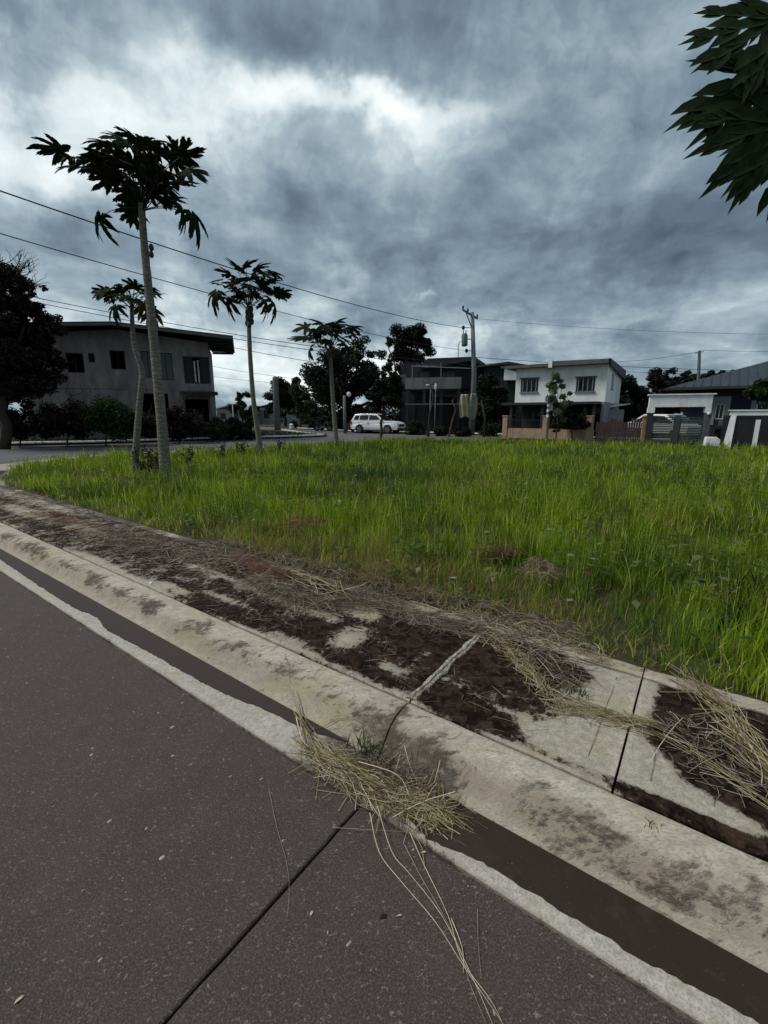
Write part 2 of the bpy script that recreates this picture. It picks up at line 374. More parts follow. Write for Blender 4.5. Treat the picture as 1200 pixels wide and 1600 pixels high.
def strip(name, t0, t1, prof, mat, dt=0.05, stain=None, film_shade=None, thick=0.1, parent=None, wob=0.0, zoff=0.0):
    """piece swept along the kerb line between t0 and t1 with cross profile [(d, z)], closed underneath"""
    nt_ = max(2, int(abs(t1 - t0) / dt) + 1); ts = np.linspace(t0, t1, nt_)
    V = []; F = []; st = []; fi = []
    k = len(prof)
    for i, t in enumerate(ts):
        for j, (d, z) in enumerate(prof):
            x, y = sw(t, d); zz = z + zoff
            if wob: zz += wob * fbm(float(x), float(y), 9.0, 3, 2.0)
            V.append((float(x), float(y), zz))
            st.append(stain(float(t), float(d), float(x), float(y)) if stain else 0.3)
            fi.append(film_shade(float(t), float(d)) if film_shade else st[-1] * 1.0)
    for i in range(nt_ - 1):
        for j in range(k - 1): F.append((i*k+j, i*k+j+1, (i+1)*k+j+1, (i+1)*k+j))
    b = len(V)
    for i, t in enumerate(ts):                                        # skirts
        for j in (0, k - 1):
            x, y = sw(t, prof[j][0]); V.append((float(x), float(y), min(prof[j][1], 0) - thick)); st.append(1.0); fi.append(1.0)
    for i in range(nt_ - 1):
        F.append((i*k, (i+1)*k, b+(i+1)*2, b+i*2)); F.append((i*k+k-1, b+i*2+1, b+(i+1)*2+1, (i+1)*k+k-1))
    for i in (0, nt_ - 1):
        F.append(tuple([i*k+j for j in range(k)] + [b+i*2+1, b+i*2]))
    me = bpy.data.meshes.new(name); me.from_pydata(V, [], F); me.update()
    me.polygons.foreach_set('use_smooth', [len(p.vertices) == 4 and abs(p.normal.z) > .2 for p in me.polygons])
    a = me.attributes.new('stain', 'FLOAT', 'POINT'); a.data.foreach_set('value', st)
    a = me.attributes.new('film_shade', 'FLOAT', 'POINT'); a.data.foreach_set('value', fi)
    me.materials.append(mat)
    return link(name, me, None, parent)

# one big sheet to the horizon
o = MB().add([(-2500, -2500, -.16), (2500, -2500, -.16), (2500, 2500, -.16), (-2500, 2500, -.16)], [(0, 1, 2, 3)]).build('ground', MGROUND); tag(o, kind='structure')

# near road: slabs with open joints over a dirty bed
road = tag(MB().add([(*[float(c) for c in (E2*a + N2*b)], -.02) for a, b in ((14, 1.12), (-30, 1.12), (-30, -9), (14, -9))], [(0, 1, 2, 3)]).build('road', MJOINT), kind='structure')
S_J = [-.93 + 4.5 * k for k in range(-3, 4)]
for a, b in zip(S_J[:-1], S_J[1:]):
    for (d0, d1) in ((-8.4, -5.0), (-5.0, -1.9), (-1.9, N_ROAD)):
        g_ = .0052
        ed = []
        def side(pa, pb, n_):
            for q in range(n_):
                t = q / n_; s_ = pa[0] + (pb[0]-pa[0]) * t; d_ = pa[1] + (pb[1]-pa[1]) * t
                w = .0018 * fbm(s_, d_, 30.0, 4, 5.0) * (2.2 if d1 == N_ROAD else 1)
                ed.append((s_ + w, d_ + w))
        side((a+g_, d0+g_), (b-g_, d0+g_), 60); side((b-g_, d0+g_), (b-g_, d1-g_), 60); side((b-g_, d1-g_), (a+g_, d1-g_), 90); side((a+g_, d1-g_), (a+g_, d0+g_), 60)
        n = len(ed); c = (sum(e[0] for e in ed)/n, sum(e[1] for e in ed)/n)
        pts = [E2*e[0] + N2*e[1] for e in ed]; pin = [E2*(e[0]+(c[0]-e[0])*.002) + N2*(e[1]+(c[1]-e[1])*.002) for e in ed]
        V = [(*p, -.018) for p in pts] + [(*p, -.004) for p in pts] + [(*p, 0.0) for p in pin]
        F = [(i, (i+1) % n, (i+1) % n + n, i+n) for i in range(n)] + [(i+n, (i+1) % n+n, (i+1) % n + 2*n, i+2*n) for i in range(n)] + [tuple(range(2*n, 3*n))]
        MB().add(V, F).build('road_slab', MR, road)
# cross street and street of the parked car, one sheet 4 mm lower
def flat(name, pts, z, mat, kind='structure', parent=None, thick=0):
    m = MB()
    if thick: m.prism([(p[0], p[1]) for p in pts], z - thick, z, axis='z')
    else: m.add([(p[0], p[1], z) for p in pts], [tuple(range(len(pts)))])
    o = m.build(name, mat, parent)
    if not parent: tag(o, kind=kind)
    return o
P = lambda a, b: E2 * a + N2 * b
flat('cross_street', [P(-15.0, -9), P(-15.0, 1.1), P(-12, 2.0), P(-11, 40), (14, 34), (40, 5), (44, 12), (24, 40), (30, 90), (-70, 90), (-60, 20), P(-60, -9)], -.03, MFARROAD)

# ------- stain fields (along t, across d)
def px_sn(u, v, z=.14):
    p = gp(u, v, z); return (p.x*E2[0]+p.y*E2[1], p.x*N2[0]+p.y*N2[1])
CLEAR = [(562,955,.16,.10,.9),(540,1000,.10,.12,.75),(610,1045,.10,.05,.7),(600,935,.25,.06,.7),(880,1150,.16,.10,.85),(930,1185,.20,.07,.8),(900,1120,.12,.1,.4),
 (955,1090,.17,.25,1.0),(925,1035,.12,.12,1.0),(975,1150,.16,.25,.9),(1005,1075,.07,.25,.7),(1010,1190,.15,.10,.9),(1080,1245,.16,.06,.8),(1160,1290,.2,.06,.8),(700,1065,.10,.03,.5),(790,1110,.12,.03,.45),(830,1140,.10,.05,.5),(665,1020,.05,.2,.35),(450,1000,.2,.05,.5),(350,935,.3,.04,.5),(500,960,.2,.06,.45),(420,930,.4,.05,.4),
 (325,893,.3,.05,.8),(270,918,.25,.05,.7),(235,915,.2,.04,.8),(285,948,.3,.03,.9),(390,985,.3,.02,.6),(205,905,.5,.03,.9),(160,880,.5,.04,.8),(80,790,.9,.12,.8),(40,800,.8,.1,.8),(110,770,1.0,.15,.8),(30,770,1,.2,.8),(145,830,.5,.08,.6),(480,1020,.4,.02,.5),(620,1085,.3,.03,.6),(780,1150,.1,.05,.4),(850,1190,.3,.025,.6)]
DARK = [(1090,1140,.22,.24,1.0),(1130,1200,.25,.12,.9),(1190,1250,.2,.15,.7),(905,1050,.07,.11,.8),(690,1000,.3,.2,.5),(750,1120,.2,.12,.5),(1110,1290,.25,.035,.6),(1190,1320,.3,.03,.5)]
CL = [(*px_sn(u, v), rs, rn, w) for u, v, rs, rn, w in CLEAR]; DK = [(*px_sn(u, v), rs, rn, w) for u, v, rs, rn, w in DARK]
def pave_stain(t, d, x, y):
    v = 0.76 + .10 * fbm(t, d, 1.5, 3, 71.0)
    for (s, n, rs, rn, w) in CL: v -= w * math.exp(-((t-s)/rs)**2 - ((d-n)/rn)**2)
    for (s, n, rs, rn, w) in DK: v += w * math.exp(-((t-s)/rs)**2 - ((d-n)/rn)**2)
    v -= .16 * min(1, max(0, (-t - 2) / 3))
    if t < -14.5: v -= 0.45
    v -= .15 * max(0, 1 - abs(d - N_BACK) / .04)
    return max(-.2, min(1.3, v))
def kerb_stain(t, d, x, y):
    v = .20 + .25 * fbm(t, d * 3, 2.2, 4, 11.0) + .16 * (1 - (d - 1.35) / .265) * (1.3 if t > -1 else .5)
    v += (.42 if t < -1.1 else .10) * math.exp(-((d - 1.47) / (.05 if t < -1.1 else .07))**2) * (0.4 + 1.1 * max(0, fbm(t, 0, 1.7, 3, 3.0) + .35))
    if t < -1.0: v += .16 * math.exp(-((d - 1.55) / .04)**2)
    v += .5 * math.exp(-((t + .78) / .16)**2 - ((d - 1.42) / .06)**2)
    v += .35 * math.exp(-((t + 1.02) / .05)**2)
    return v
def kerb_film_shade(t, d):  # brown dirt plus shade of the kerb face, painted into the colour
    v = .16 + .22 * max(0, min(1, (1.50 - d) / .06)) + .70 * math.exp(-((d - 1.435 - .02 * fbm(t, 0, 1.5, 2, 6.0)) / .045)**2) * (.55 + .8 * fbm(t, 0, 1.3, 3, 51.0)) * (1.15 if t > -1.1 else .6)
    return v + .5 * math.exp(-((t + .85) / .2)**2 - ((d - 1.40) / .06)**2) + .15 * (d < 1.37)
def gut_stain(t, d, x, y):
    v = .12 + .2 * fbm(t, d, 3.0, 3, 8.0) + .5 * math.exp(-((d - N_ROAD) / .018)**2)
    if t < -9.5: v += .3
    v += .9 * math.exp(-((t + 1.0) / .33)**2)
    return v
sidewalk = thing('sidewalk', None, None); del_keys = [k for k in ('label', 'category') if k in sidewalk.keys()]
sidewalk['kind'] = 'structure'
bedm = strip('paving_bed', 9, -34, [(N_BACK - .02, .10), (N_LOT, .10)], MJOINT, dt=0.3, parent=sidewalk)
tj = [8.5, 6.8, 5.1, 3.4, 1.72, -.125, -1.02, -2.75, -4.45, -6.1, -7.8, -9.5, -11.2, -12.9, -14.6, -16.3, -18, -19.7, -21.4, -23.1, -25]
for a, b in zip(tj[:-1], tj[1:]):
    near = a > -3.2 and a < 3
    fine = .025 if near else (.06 if a > -9 else .15)
    kn = 36 if near else (18 if a > -9 else 8)
    dd = np.linspace(N_BACK + .008, N_BIN - .004, kn)
    prof = [(d, .14) for d in dd]; prof[0] = (prof[0][0], .132); prof[-1] = (prof[-1][0], .134); prof.insert(1, (dd[0] + .008, .14))
    g_ = .0045 if abs(a + .125) < .01 or abs(b + .125) < .01 else .006
    strip('paving_slab', a - g_, b + g_, prof, MPAVE, fine, pave_stain, None, .04, sidewalk, wob=.005)
bj = [8.5, 5.5, 2.5, -.125, -3.1, -6.1, -9.1, -12, -15, -18, -21, -25]
def border_stain(t, d, x, y):
    return .22 + .3 * fbm(t, d, 2.5, 3, 21.0) + (.50 if t < -1.2 else .12) + .35*fbm(t, 3, 1.1, 3, 44.0)
for a, b in zip(bj[:-1], bj[1:]):
    dd = np.linspace(N_BIN + .002, N_LOT, 7)
    prof = [(d, .146) for d in dd]; prof[0] = (dd[0], .138); prof[-1] = (dd[-1], .138)
    strip('edging_strip', a - .003, b + .003, prof, MKERB, .04 if a > -6 else .15, border_stain, None, .05, sidewalk, wob=.007)
# faint tooled lines beside the saw joint: shallow ridges of dirt
for t_, (d0, d1) in ((-.235, (1.68, 2.5)), (-.015, (1.75, 2.48))):
    m = MB()
    for q in range(26):
        a = d0 + (d1-d0)*q/26; b = d0 + (d1-d0)*(q+1)/26
        if fbm(a, t_, 7, 2, 4.0) < -.35: continue
        x0, y0 = sw(t_ + .003*fbm(a, 0, 9, 2, 1), a); x1, y1 = sw(t_ + .003*fbm(b, 0, 9, 2, 1), b)
        m.bar((float(x0), float(y0), .1432), (float(x1), float(y1), .1432), 0.0016, .001)
    m.build('tooled_line', MBARK, sidewalk)
# raised mortar along the joint between two slabs
m = MB(); vs = []; K = 150; rj = random.Random(9)
for q in range(K + 1):
    d = 1.63 + (2.5 - 1.63) * q / K
    w0 = .030 + .018 * fbm(d, 0, 6, 3, 7.0); w1 = .024 + .018 * fbm(d, 5, 6, 3, 7.0); h = .007 + .008 * fbm(d, 9, 22, 3, 7.0)
    for off, z in ((-w0, .137), (-w0*.6, .142+h*.8), (-.004, .142+h), (.002, .139), (.008, .142+h*.9), (w1*.8, .141+h*.7), (w1, .137)):
        x, y = sw(-1.02 + off + .008 * fbm(d, 3, 7, 3, 9.0), d); vs.append((float(x) + rj.uniform(-.002, .002), float(y) + rj.uniform(-.002, .002), z + rj.uniform(-.0022, .0022) + .005*fbm(d*45, off*60, 1, 3)))
m.add(vs, [(i*7+j, i*7+j+1, (i+1)*7+j+1, (i+1)*7+j) for i in range(K) for j in range(6)]).build('joint_mortar', MMORTAR, sidewalk)

kerb = thing('kerb', None, None); kerb['kind'] = 'structure'
kp = []
for (a, b), (c, d) in zip(KP[:-1], KP[1:]):
    kp += [(a + (c-a)*q/3, b + (d-b)*q/3) for q in range(3)]
kp.append(tuple(KP[-1])); 
strip('kerb_bed', 9, -34, [(N_FOOT + .02, -.02), (N_BACK - .05, .08)], MJOINT, dt=0.3, parent=kerb)
kj = [8.2, 3.6, -1.02, -6.1, -11.2, -16.3, -21.4, -26]
for a, b in zip(kj[:-1], kj[1:]):
    strip('kerb_segment', a - .004, b + .004, kp, MKERB, .04 if a > -6 else .12, kerb_stain, kerb_film_shade, .05, kerb, wob=.003)
gut = thing('gutter', None, None); gut['kind'] = 'structure'
for a, b in zip(kj[:-1], kj[1:]):
    prof = [(d, z) for d, z in zip(np.linspace(N_ROAD + .010, N_FOOT + .004, 12), [-.004, .001] + [.003 - .004 * q / 9 for q in range(10)])]
    strip('gutter_slab', a - .002, b + .002, prof, MGUT, .04 if a > -6 else .12, gut_stain, None, .03, gut)
# wet silt lying in the gutter
PUD_L = [(-12, 1.30), (-7.0, 1.262), (-5.9, 1.234), (-4.7, 1.206), (-3.95, 1.200), (-3.6, 1.236), (-3.3, 1.186), (-2.75, 1.213), (-2.25, 1.222), (-1.93, 1.240), (-1.77, 1.272), (-1.45, 1.300), (-1.30, 1.325), (-1.2, 1.352)]
PUD_R = [(-.86, 1.352), (-.78, 1.20), (-.64, 1.152), (-.43, 1.190), (-.3, 1.187), (-.15, 1.192), (0, 1.187), (.14, 1.205), (.3, 1.214), (1.0, 1.222), (2.5, 1.21), (6, 1.22)]
for pl in (PUD_L, PUD_R):
    ts = np.arange(pl[0][0], pl[-1][0], .018); inner = np.interp(ts, [p[0] for p in pl], [p[1] for p in pl])
    V = []
    for t, d in zip(ts, inner):
        d = min(1.356, d + .010 * fbm(t, 0, 9, 5, 31.0) + .006 * fbm(t, 0, 60, 3, 32.0)); 
        for dd, z in ((d, -.0005), (d + .004, .0055), (max(d + .005, 1.359), .0060)):
            x, y = sw(t, dd); V.append((float(x), float(y), z))
    F = [(i*3+j, i*3+j+1, i*3+j+4, i*3+j+3) for i in range(len(ts) - 1) for j in range(2)]
    o = MB().add(V, F).build('gutter_silt', MSILT)
    tag(o, 'smooth wet brown silt in the gutter, ' + ('left of the straw heap' if pl is PUD_L else 'right of the straw heap'), 'silt', kind='stuff')

# ------- the lot
lot_sn = [p for p in zip(*[list(a) for a in sw(np.concatenate([np.arange(14, -34, -.5)]), N_LOT - .002)])]
LOT = [(float(x), float(y)) for x, y in lot_sn if y < 27.0]
LOT += [(6.5, 25.5), (10.5, 23.0), (15.5, 18.3), (26, 10)]
flat('lot_ground', LOT, .136, MSOIL, thick=.25)
def in_poly(px, py, poly):
    inside = np.zeros(len(px), bool); n = len(poly)
    for i in range(n):
        x1, y1 = poly[i]; x2, y2 = poly[(i+1) % n]
        c = ((y1 > py) != (y2 > py)) & (px < (x2-x1) * (py-y1) / (y2-y1 + 1e-12) + x1); inside ^= c
    return inside

def vnoise(x, y, seed=0):
    """cheap vectorised smooth value noise"""
    r = np.random.default_rng(seed).random((64, 64))
    xi = np.floor(x).astype(int); yi = np.floor(y).astype(int); fx = x - xi; fy = y - yi
    fx = fx*fx*(3-2*fx); fy = fy*fy*(3-2*fy); g = lambda a, b: r[a % 64, b % 64]
    return (g(xi, yi)*(1-fx) + g(xi+1, yi)*fx)*(1-fy) + (g(xi, yi+1)*(1-fx) + g(xi+1, yi+1)*fx)*fy
def nz(x, y, sc, seed): return (vnoise(x*sc, y*sc, seed) * .6 + vnoise(x*sc*2.3, y*sc*2.3, seed+1) * .4)

def blades(X, Y, Z, H, Wd, lean, dirs, tint, segs=3, tip_bend=1.0, twist=None):
    """curved tapering grass blades as one vertex/face array; tint (n,3)"""
    n = len(X); k = segs
    ts = np.linspace(0, 1, k + 1); V = np.zeros((n, 2*(k+1), 3)); C = np.zeros((n, 2*(k+1), 3))
    tw = RNG.random(n) * math.pi * 2 if twist is None else twist
    wx = np.cos(tw); wy = np.sin(tw)
    for i, t in enumerate(ts):
        off = lean * H * (t ** 1.8) * tip_bend; z = H * t * np.sqrt(np.maximum(.08, 1 - (lean * t * .75) ** 2))
        w = Wd * (1 - t) ** .7 if i < k else Wd * .04
        for s, sg in enumerate((-1, 1)):
            V[:, i*2+s, 0] = X + np.cos(dirs) * off + wx * w * sg * .5
            V[:, i*2+s, 1] = Y + np.sin(dirs) * off + wy * w * sg * .5
            V[:, i*2+s, 2] = Z + z
            C[:, i*2+s] = tint
    base = (np.arange(n) * 2*(k+1))[:, None, None]
    q = np.array([[2*i, 2*i+1, 2*i+3, 2*i+2] for i in range(k)])[None]
    return V.reshape(-1, 3), (base + q).reshape(-1, 4), C.reshape(-1, 3)

def lot_grass():
    Vs, Fs, Cs = [], [], []; off = 0
    zones = [(0, 4.5, 2300, .0062, 4), (4.5, 8.5, 900, .0095, 3), (8.5, 15, 340, .015, 3), (15, 32, 105, .028, 2)]
    for (r0, r1, dens, wd, segs) in zones:
        x0, x1 = -r1 * .95, r1 * .98; y0, y1 = max(.8, r0 * .6), r1
        area = (x1 - x0) * (y1 - y0); nc = int(area * dens / 7)
        cx = RNG.uniform(x0, x1, nc); cy = RNG.uniform(y0, y1, nc)
        keep = in_poly(cx, cy, LOT) & (np.abs(cx) < cy * .97 + 1.0) & (cy >= r0) & (cy < r1)
        cx, cy = cx[keep], cy[keep]
        nb = RNG.integers(4, 11, len(cx)); X = np.repeat(cx, nb); Y = np.repeat(cy, nb); nn = len(X)
        tuft_h = np.repeat(RNG.uniform(.7, 1.25, len(cx)), nb); tuft_c = np.repeat(RNG.random(len(cx)), nb)
        sp = .03 + wd * 1.5
        X = X + RNG.normal(0, sp, nn); Y = Y + RNG.normal(0, sp, nn)
        n_ = X * N2[0] + Y * N2[1]; s_ = X * E2[0] + Y * E2[1]
        ok = (n_ > N_LOT + .01) | (RNG.random(nn) < .1); ok &= n_ > N_LOT - .06
        X, Y, tuft_h, tuft_c, n_, s_ = X[ok], Y[ok], tuft_h[ok], tuft_c[ok], n_[ok], s_[ok]; nn = len(X)
        big = nz(X, Y, .35, 3); med = nz(X, Y, 1.3, 9); sm = nz(X, Y, 4.0, 17)
        edge = np.clip((n_ - N_LOT) / .75, 0, 1) if r0 < 15 else np.ones(nn)
        H = (.13 + .16 * big + .16 * med) * tuft_h * RNG.uniform(.45, 1.3, nn) * (.62 + .38 * edge)
        if r0 >= 8: H *= .9
        if r0 >= 15: H *= np.clip(1.25 - (Y - 15) * .03, .6, 1.1)
        # lodged, thin places
        hole = np.clip((sm * .5 + med * .5 - .40) / .14, 0.2, 1)
        H *= .42 + .58 * hole
        lean = np.clip(RNG.normal(.24, .20, nn), 0, 1.15); dirs = RNG.random(nn) * 2 * math.pi
        lean = np.where(edge < .5, np.clip(lean + .35 * RNG.random(nn), 0, 1.2), lean)
        g1 = np.array([.245, .345, .014]); g2 = np.array([.075, .145, .010]); g3 = np.array([.60, .66, .12]); dry = np.array([.34, .25, .12]); blu = np.array([.06, .13, .05])
        a = np.clip((nz(X, Y, .8, 31) * .6 + nz(X, Y, 2.6, 41) * .4 - .33) / .28, 0, 1)[:, None]; r = RNG.random(nn)[:, None]
        tint = g2 * (1 - a) + g1 * a
        tint = tint * (.45 + 1.05 * tuft_c[:, None]); tint = np.where(r > .86, g3, tint)
        b = np.clip((nz(X, Y, .5, 55) - .58) / .12, 0, 1)[:, None] * (RNG.random(nn)[:, None] < .6)
        tint = tint * (1 - b) + blu * b
        # brown, drying growth near the pavement edge
        dr = np.clip(1.15 - (n_ - N_LOT) / .9, 0, 1) * np.clip(1 - (s_ + .9) / 1.0, 0, 1) * np.clip((s_ + 5.5) / 2.5, 0, 1)
        pdry = .04 + .85 * dr * (.45 + .8 * med) + .10 * (nz(X, Y, 2.2, 77) > .66)
        pdry += .12 * (nz(X, Y, 1.1, 87) > .60)
        isd = (RNG.random(nn) < pdry)[:, None]
        tint = np.where(isd, dry * (.45 + .9 * RNG.random((nn, 1))), tint)
        lean = np.where(isd[:, 0], np.clip(lean + .4, 0, 1.25), lean)
        V, F, C = blades(X, Y, np.full(nn, .134), H, wd * RNG.uniform(.7, 1.3, nn), lean, dirs, tint, segs)
        Vs.append(V); Fs.append(F + off); Cs.append(C); off += len(V)
    me = np_mesh('grass', np.concatenate(Vs), np.concatenate(Fs), np.concatenate(Cs), MGRASS)
    print('grass faces', len(me.polygons))
    return tag(link('grass', me), 'tall bright green grass growing over the whole vacant lot', 'grass', kind='stuff')
lot_grass()

def lot_weeds():
    rg = np.random.default_rng(91); n = 2600; Y = rg.uniform(2.0, 21, n); X = rg.uniform(-1, 1, n) * (Y * .95 + .5)
    k = in_poly(X, Y, LOT) & (nz(X, Y, .9, 61) + rg.uniform(-.12, .12, n) > .50) & (X*N2[0] + Y*N2[1] > N_LOT + .1) & (rg.random(n) < np.clip(6 / Y, .3, 1)); X, Y = X[k], Y[k]; n = len(X)
    Vs, Cs = [], []
    for q in range(7):
        a = rg.random(n) * 6.28; L = rg.uniform(.04, .085, n) * (1 + Y * .05); z0 = .134 + rg.uniform(.10, .34, n) * np.clip((X*N2[0] + Y*N2[1] - N_LOT) / 1.2 + .35, .3, 1); up = rg.uniform(-.1, .5, n)
        ox = X + rg.normal(0, .05, n); oy = Y + rg.normal(0, .05, n); w = L * rg.uniform(.22, .4, n); c, s_ = np.cos(a), np.sin(a)
        V = np.stack([np.stack([ox, oy, z0], 1), np.stack([ox + c*L*.5 - s_*w, oy + s_*L*.5 + c*w, z0 + up*L*.6], 1), np.stack([ox + c*L, oy + s_*L, z0 + up*L*.7], 1), np.stack([ox + c*L*.5 + s_*w, oy + s_*L*.5 - c*w, z0 + up*L*.6], 1)], 1)
        col = np.array([(.05,.10,.02),(.09,.14,.03),(.16,.20,.07),(.05,.085,.04),(.34,.33,.22),(.13,.07,.03)])[rg.choice(6, n, p=[.3,.28,.16,.16,.05,.05])]
        Vs.append(V.reshape(-1, 3)); Cs.append(np.repeat(col, 4, axis=0))
    V = np.concatenate(Vs); me = np_mesh('weeds', V, np.arange(len(V)).reshape(-1, 4), np.concatenate(Cs), MGRASS)
    tag(link('weeds', me), 'low broad leaved weeds mixed through the green grass of the lot', 'weeds', kind='stuff')
lot_weeds()
# ------- dry straw
def straws(name, label, path, width, n, length, jit=.5, pile=.05, rad=.0012, cols=((.46,.40,.26),(.30,.24,.15),(.60,.55,.42)), cat='straw', z=None, bend=.35, segs=5, cross=.12, zlot=.16):
    """loose stalks along a path given in photo pixels (unprojected onto the pavement)"""
    pts = np.array([[*gp(u, v, .14 if z is None else z)][:2] for u, v in path])
    seg = np.linalg.norm(np.diff(pts, axis=0), axis=1); cum = np.concatenate([[0], np.cumsum(seg)])
    tt = RNG.random(n) * cum[-1]
    bx = np.interp(tt, cum, pts[:, 0]); by = np.interp(tt, cum, pts[:, 1])
    idx = np.clip(np.searchsorted(cum, tt) - 1, 0, len(seg) - 1); d = np.diff(pts, axis=0)[idx] / seg[idx][:, None]
    off = RNG.normal(0, 1, n); off = np.clip(off, -2.2, 2.2) * width
    cx = bx - d[:, 1] * off; cy = by + d[:, 0] * off
    ang = np.arctan2(d[:, 1], d[:, 0]) + RNG.normal(0, jit, n)
    rnd = RNG.random(n) < cross; ang = np.where(rnd, RNG.random(n) * 2 * math.pi, ang)
    L = length * RNG.uniform(.35, 1.2, n); cur = RNG.normal(0, bend, n)
    hh = pile * np.exp(-(off / (width + 1e-6)) ** 2 * .7) * RNG.random(n)
    k = segs + 1; C0 = np.array(cols)[RNG.integers(0, len(cols), n)] * RNG.uniform(.6, 1.15, (n, 1))
    PX = np.zeros((n, k)); PY = np.zeros((n, k)); PZ = np.zeros((n, k)); ax = cx - np.cos(ang) * L / 2; ay = cy - np.sin(ang) * L / 2
    a = ang - cur * .5 ; tilt = RNG.normal(0, .3, n) * np.minimum(1, pile / .04)
    for i in range(k):
        PX[:, i] = ax; PY[:, i] = ay
        nn_ = ax * N2[0] + ay * N2[1]
        zz = surf(nn_) if z is None else np.where(nn_ > N_FOOT, surf(nn_), 0.0)
        zz = np.where(nn_ > N_LOT, zlot, zz)
        t = i / segs
        PZ[:, i] = zz + .004 + hh * (1 - .6 * abs(2*t - 1)) + np.maximum(0, tilt * (t - .5)) * L * .35
        a = a + cur / segs * (1 + .5 * RNG.normal(0, 1, n)); ax = ax + np.cos(a) * L / segs; ay = ay + np.sin(a) * L / segs
    m3 = 3; V = np.zeros((n, k, m3, 3)); r = rad * RNG.uniform(.6, 1.5, n)
    dx = np.gradient(PX, axis=1); dy = np.gradient(PY, axis=1); ln = np.sqrt(dx*dx + dy*dy) + 1e-9
    for j in range(m3):
        c, s = math.cos(2*math.pi*j/3), math.sin(2*math.pi*j/3)
        V[:, :, j, 0] = PX - dy/ln * (c * r)[:, None]; V[:, :, j, 1] = PY + dx/ln * (c * r)[:, None]; V[:, :, j, 2] = PZ + (s * r)[:, None]
    base = (np.arange(n) * k * m3)[:, None, None]
    q = np.array([[i*m3+j, i*m3+(j+1) % 3, (i+1)*m3+(j+1) % 3, (i+1)*m3+j] for i in range(segs) for j in range(3)])[None]
    tint = np.repeat(C0, k * m3, axis=0)
    me = np_mesh(name, V.reshape(-1, 3), (base + q).reshape(-1, 4), tint, MSTRAW)
    return tag(link(name, me), label, cat, kind='stuff')
PALE = ((.62,.52,.34),(.38,.30,.17),(.80,.72,.54),(.52,.47,.20),(.14,.10,.06),(.24,.19,.10)); BRN = ((.16,.10,.07),(.28,.20,.14),(.46,.36,.27),(.08,.055,.04)); RED = ((.36,.17,.11),(.46,.28,.19),(.24,.12,.08),(.10,.06,.04)); GRY = ((.34,.28,.23),(.56,.48,.40),(.16,.12,.10),(.42,.36,.28))
straws('straw_heap', 'heap of cut pale straw lying in the gutter against the kerb', [(498,1180),(545,1212),(610,1246),(688,1276)], .030, 400, .33, .30, .035, .0011, PALE, z=0, bend=.8)
straws('straw_heap', 'tangle of short brown straw between the gutter heap and the kerb', [(560,1190),(620,1215),(680,1252)], .040, 330, .12, 1.3, .03, .0008, BRN, z=0, bend=.7)
straws('straw_heap', 'criss-crossed short pale straw on the right end of the gutter heap', [(600,1235),(650,1262),(700,1272)], .034, 190, .17, 1.2, .045, .0011, PALE, z=0, bend=.8)
straws('fallen_straw', 'sparse pale straws trailing up the gutter from the heap', [(468,1125),(490,1175),(530,1215)], .018, 26, .30, .22, .04, .0015, PALE, z=0, bend=.25)
straws('straw_swath', 'arc of pale straw on the pavement right of the mortar joint', [(760,995),(800,1020),(835,1060),(875,1105),(950,1120),(1020,1138)], .032, 330, .22, .45, .03, .0010, PALE, bend=.9)
straws('straw_swath', 'loose brown and purplish stalks spread right of the mortar joint', [(740,975),(850,1030),(905,1075)], .075, 330, .18, 1.2, .04, .0012, GRY+BRN, bend=.6)
straws('straw_swath', 'long pale straws running down across the dark moss patch', [(930,1110),(1060,1165),(1200,1260)], .014, 34, .42, .12, .015, .0010, PALE, bend=.2)
straws('straw_swath', 'sheaf of pale straw at the right edge on dark moss', [(1080,1070),(1130,1110),(1170,1170),(1230,1230)], .032, 190, .34, .28, .04, .0012, PALE, bend=.4)
straws('straw_swath', 'scattered thin stalks over the dark moss patch', [(1040,1120),(1100,1170),(1190,1240)], .10, 220, .09, 1.6, .01, .0009, GRY, bend=.4)
straws('straw_swath', 'band of grey brown straw along the back of the pavement', [(560,930),(620,955),(680,975),(750,985)], .050, 900, .26, .6, .045, .0011, GRY+BRN, bend=.6)
straws('straw_swath', 'pale straw lying over the edging strip beyond the mortar joint', [(700,960),(790,985),(900,1015),(940,1035)], .040, 330, .22, .6, .03, .0012, GRY+PALE, bend=.6)
straws('straw_swath', 'mat of brown straw on the pavement left of the cleared patch', [(400,905),(450,930),(510,950),(560,940)], .085, 900, .26, .8, .05, .0012, BRN+GRY, bend=.6)
straws('straw_swath', 'long pale stalks crossing the brown straw mat', [(420,885),(500,915),(570,950)], .06, 70, .5, .35, .05, .0018, PALE, bend=.3)
straws('straw_swath', 'rusty red dead grass at the pavement edge', [(370,872),(410,890),(450,905)], .09, 420, .20, .9, .06, .0014, RED, bend=.6)
straws('straw_swath', 'matted dry grass covering the pavement further left', [(150,828),(230,850),(310,868),(370,890)], .16, 1300, .30, .8, .05, .0017, BRN+GRY, bend=.6)
straws('straw_swath', 'thin rusty grass on the pavement near the left edge', [(60,800),(100,815),(140,830)], .16, 260, .22, 1.2, .04, .0016, RED, bend=.6)
straws('straw_swath', 'dark dry debris along the far left pavement', [(20,760),(60,790),(120,815)], .3, 420, .3, 1.2, .03, .002, BRN, bend=.6)
straws('straw_swath', 'short brown thatch along the lot edge behind the pavement', [(330,850),(450,880),(600,920),(760,960),(900,1000)], .11, 1500, .24, .9, .08, .0015, BRN+GRY, bend=.7, zlot=.15)
straws('straw_swath', 'dry grass tips caught in the green growth at right', [(830,900),(870,920)], .09, 240, .22, 1.0, .12, .0013, GRY+RED, bend=.7, zlot=.22)
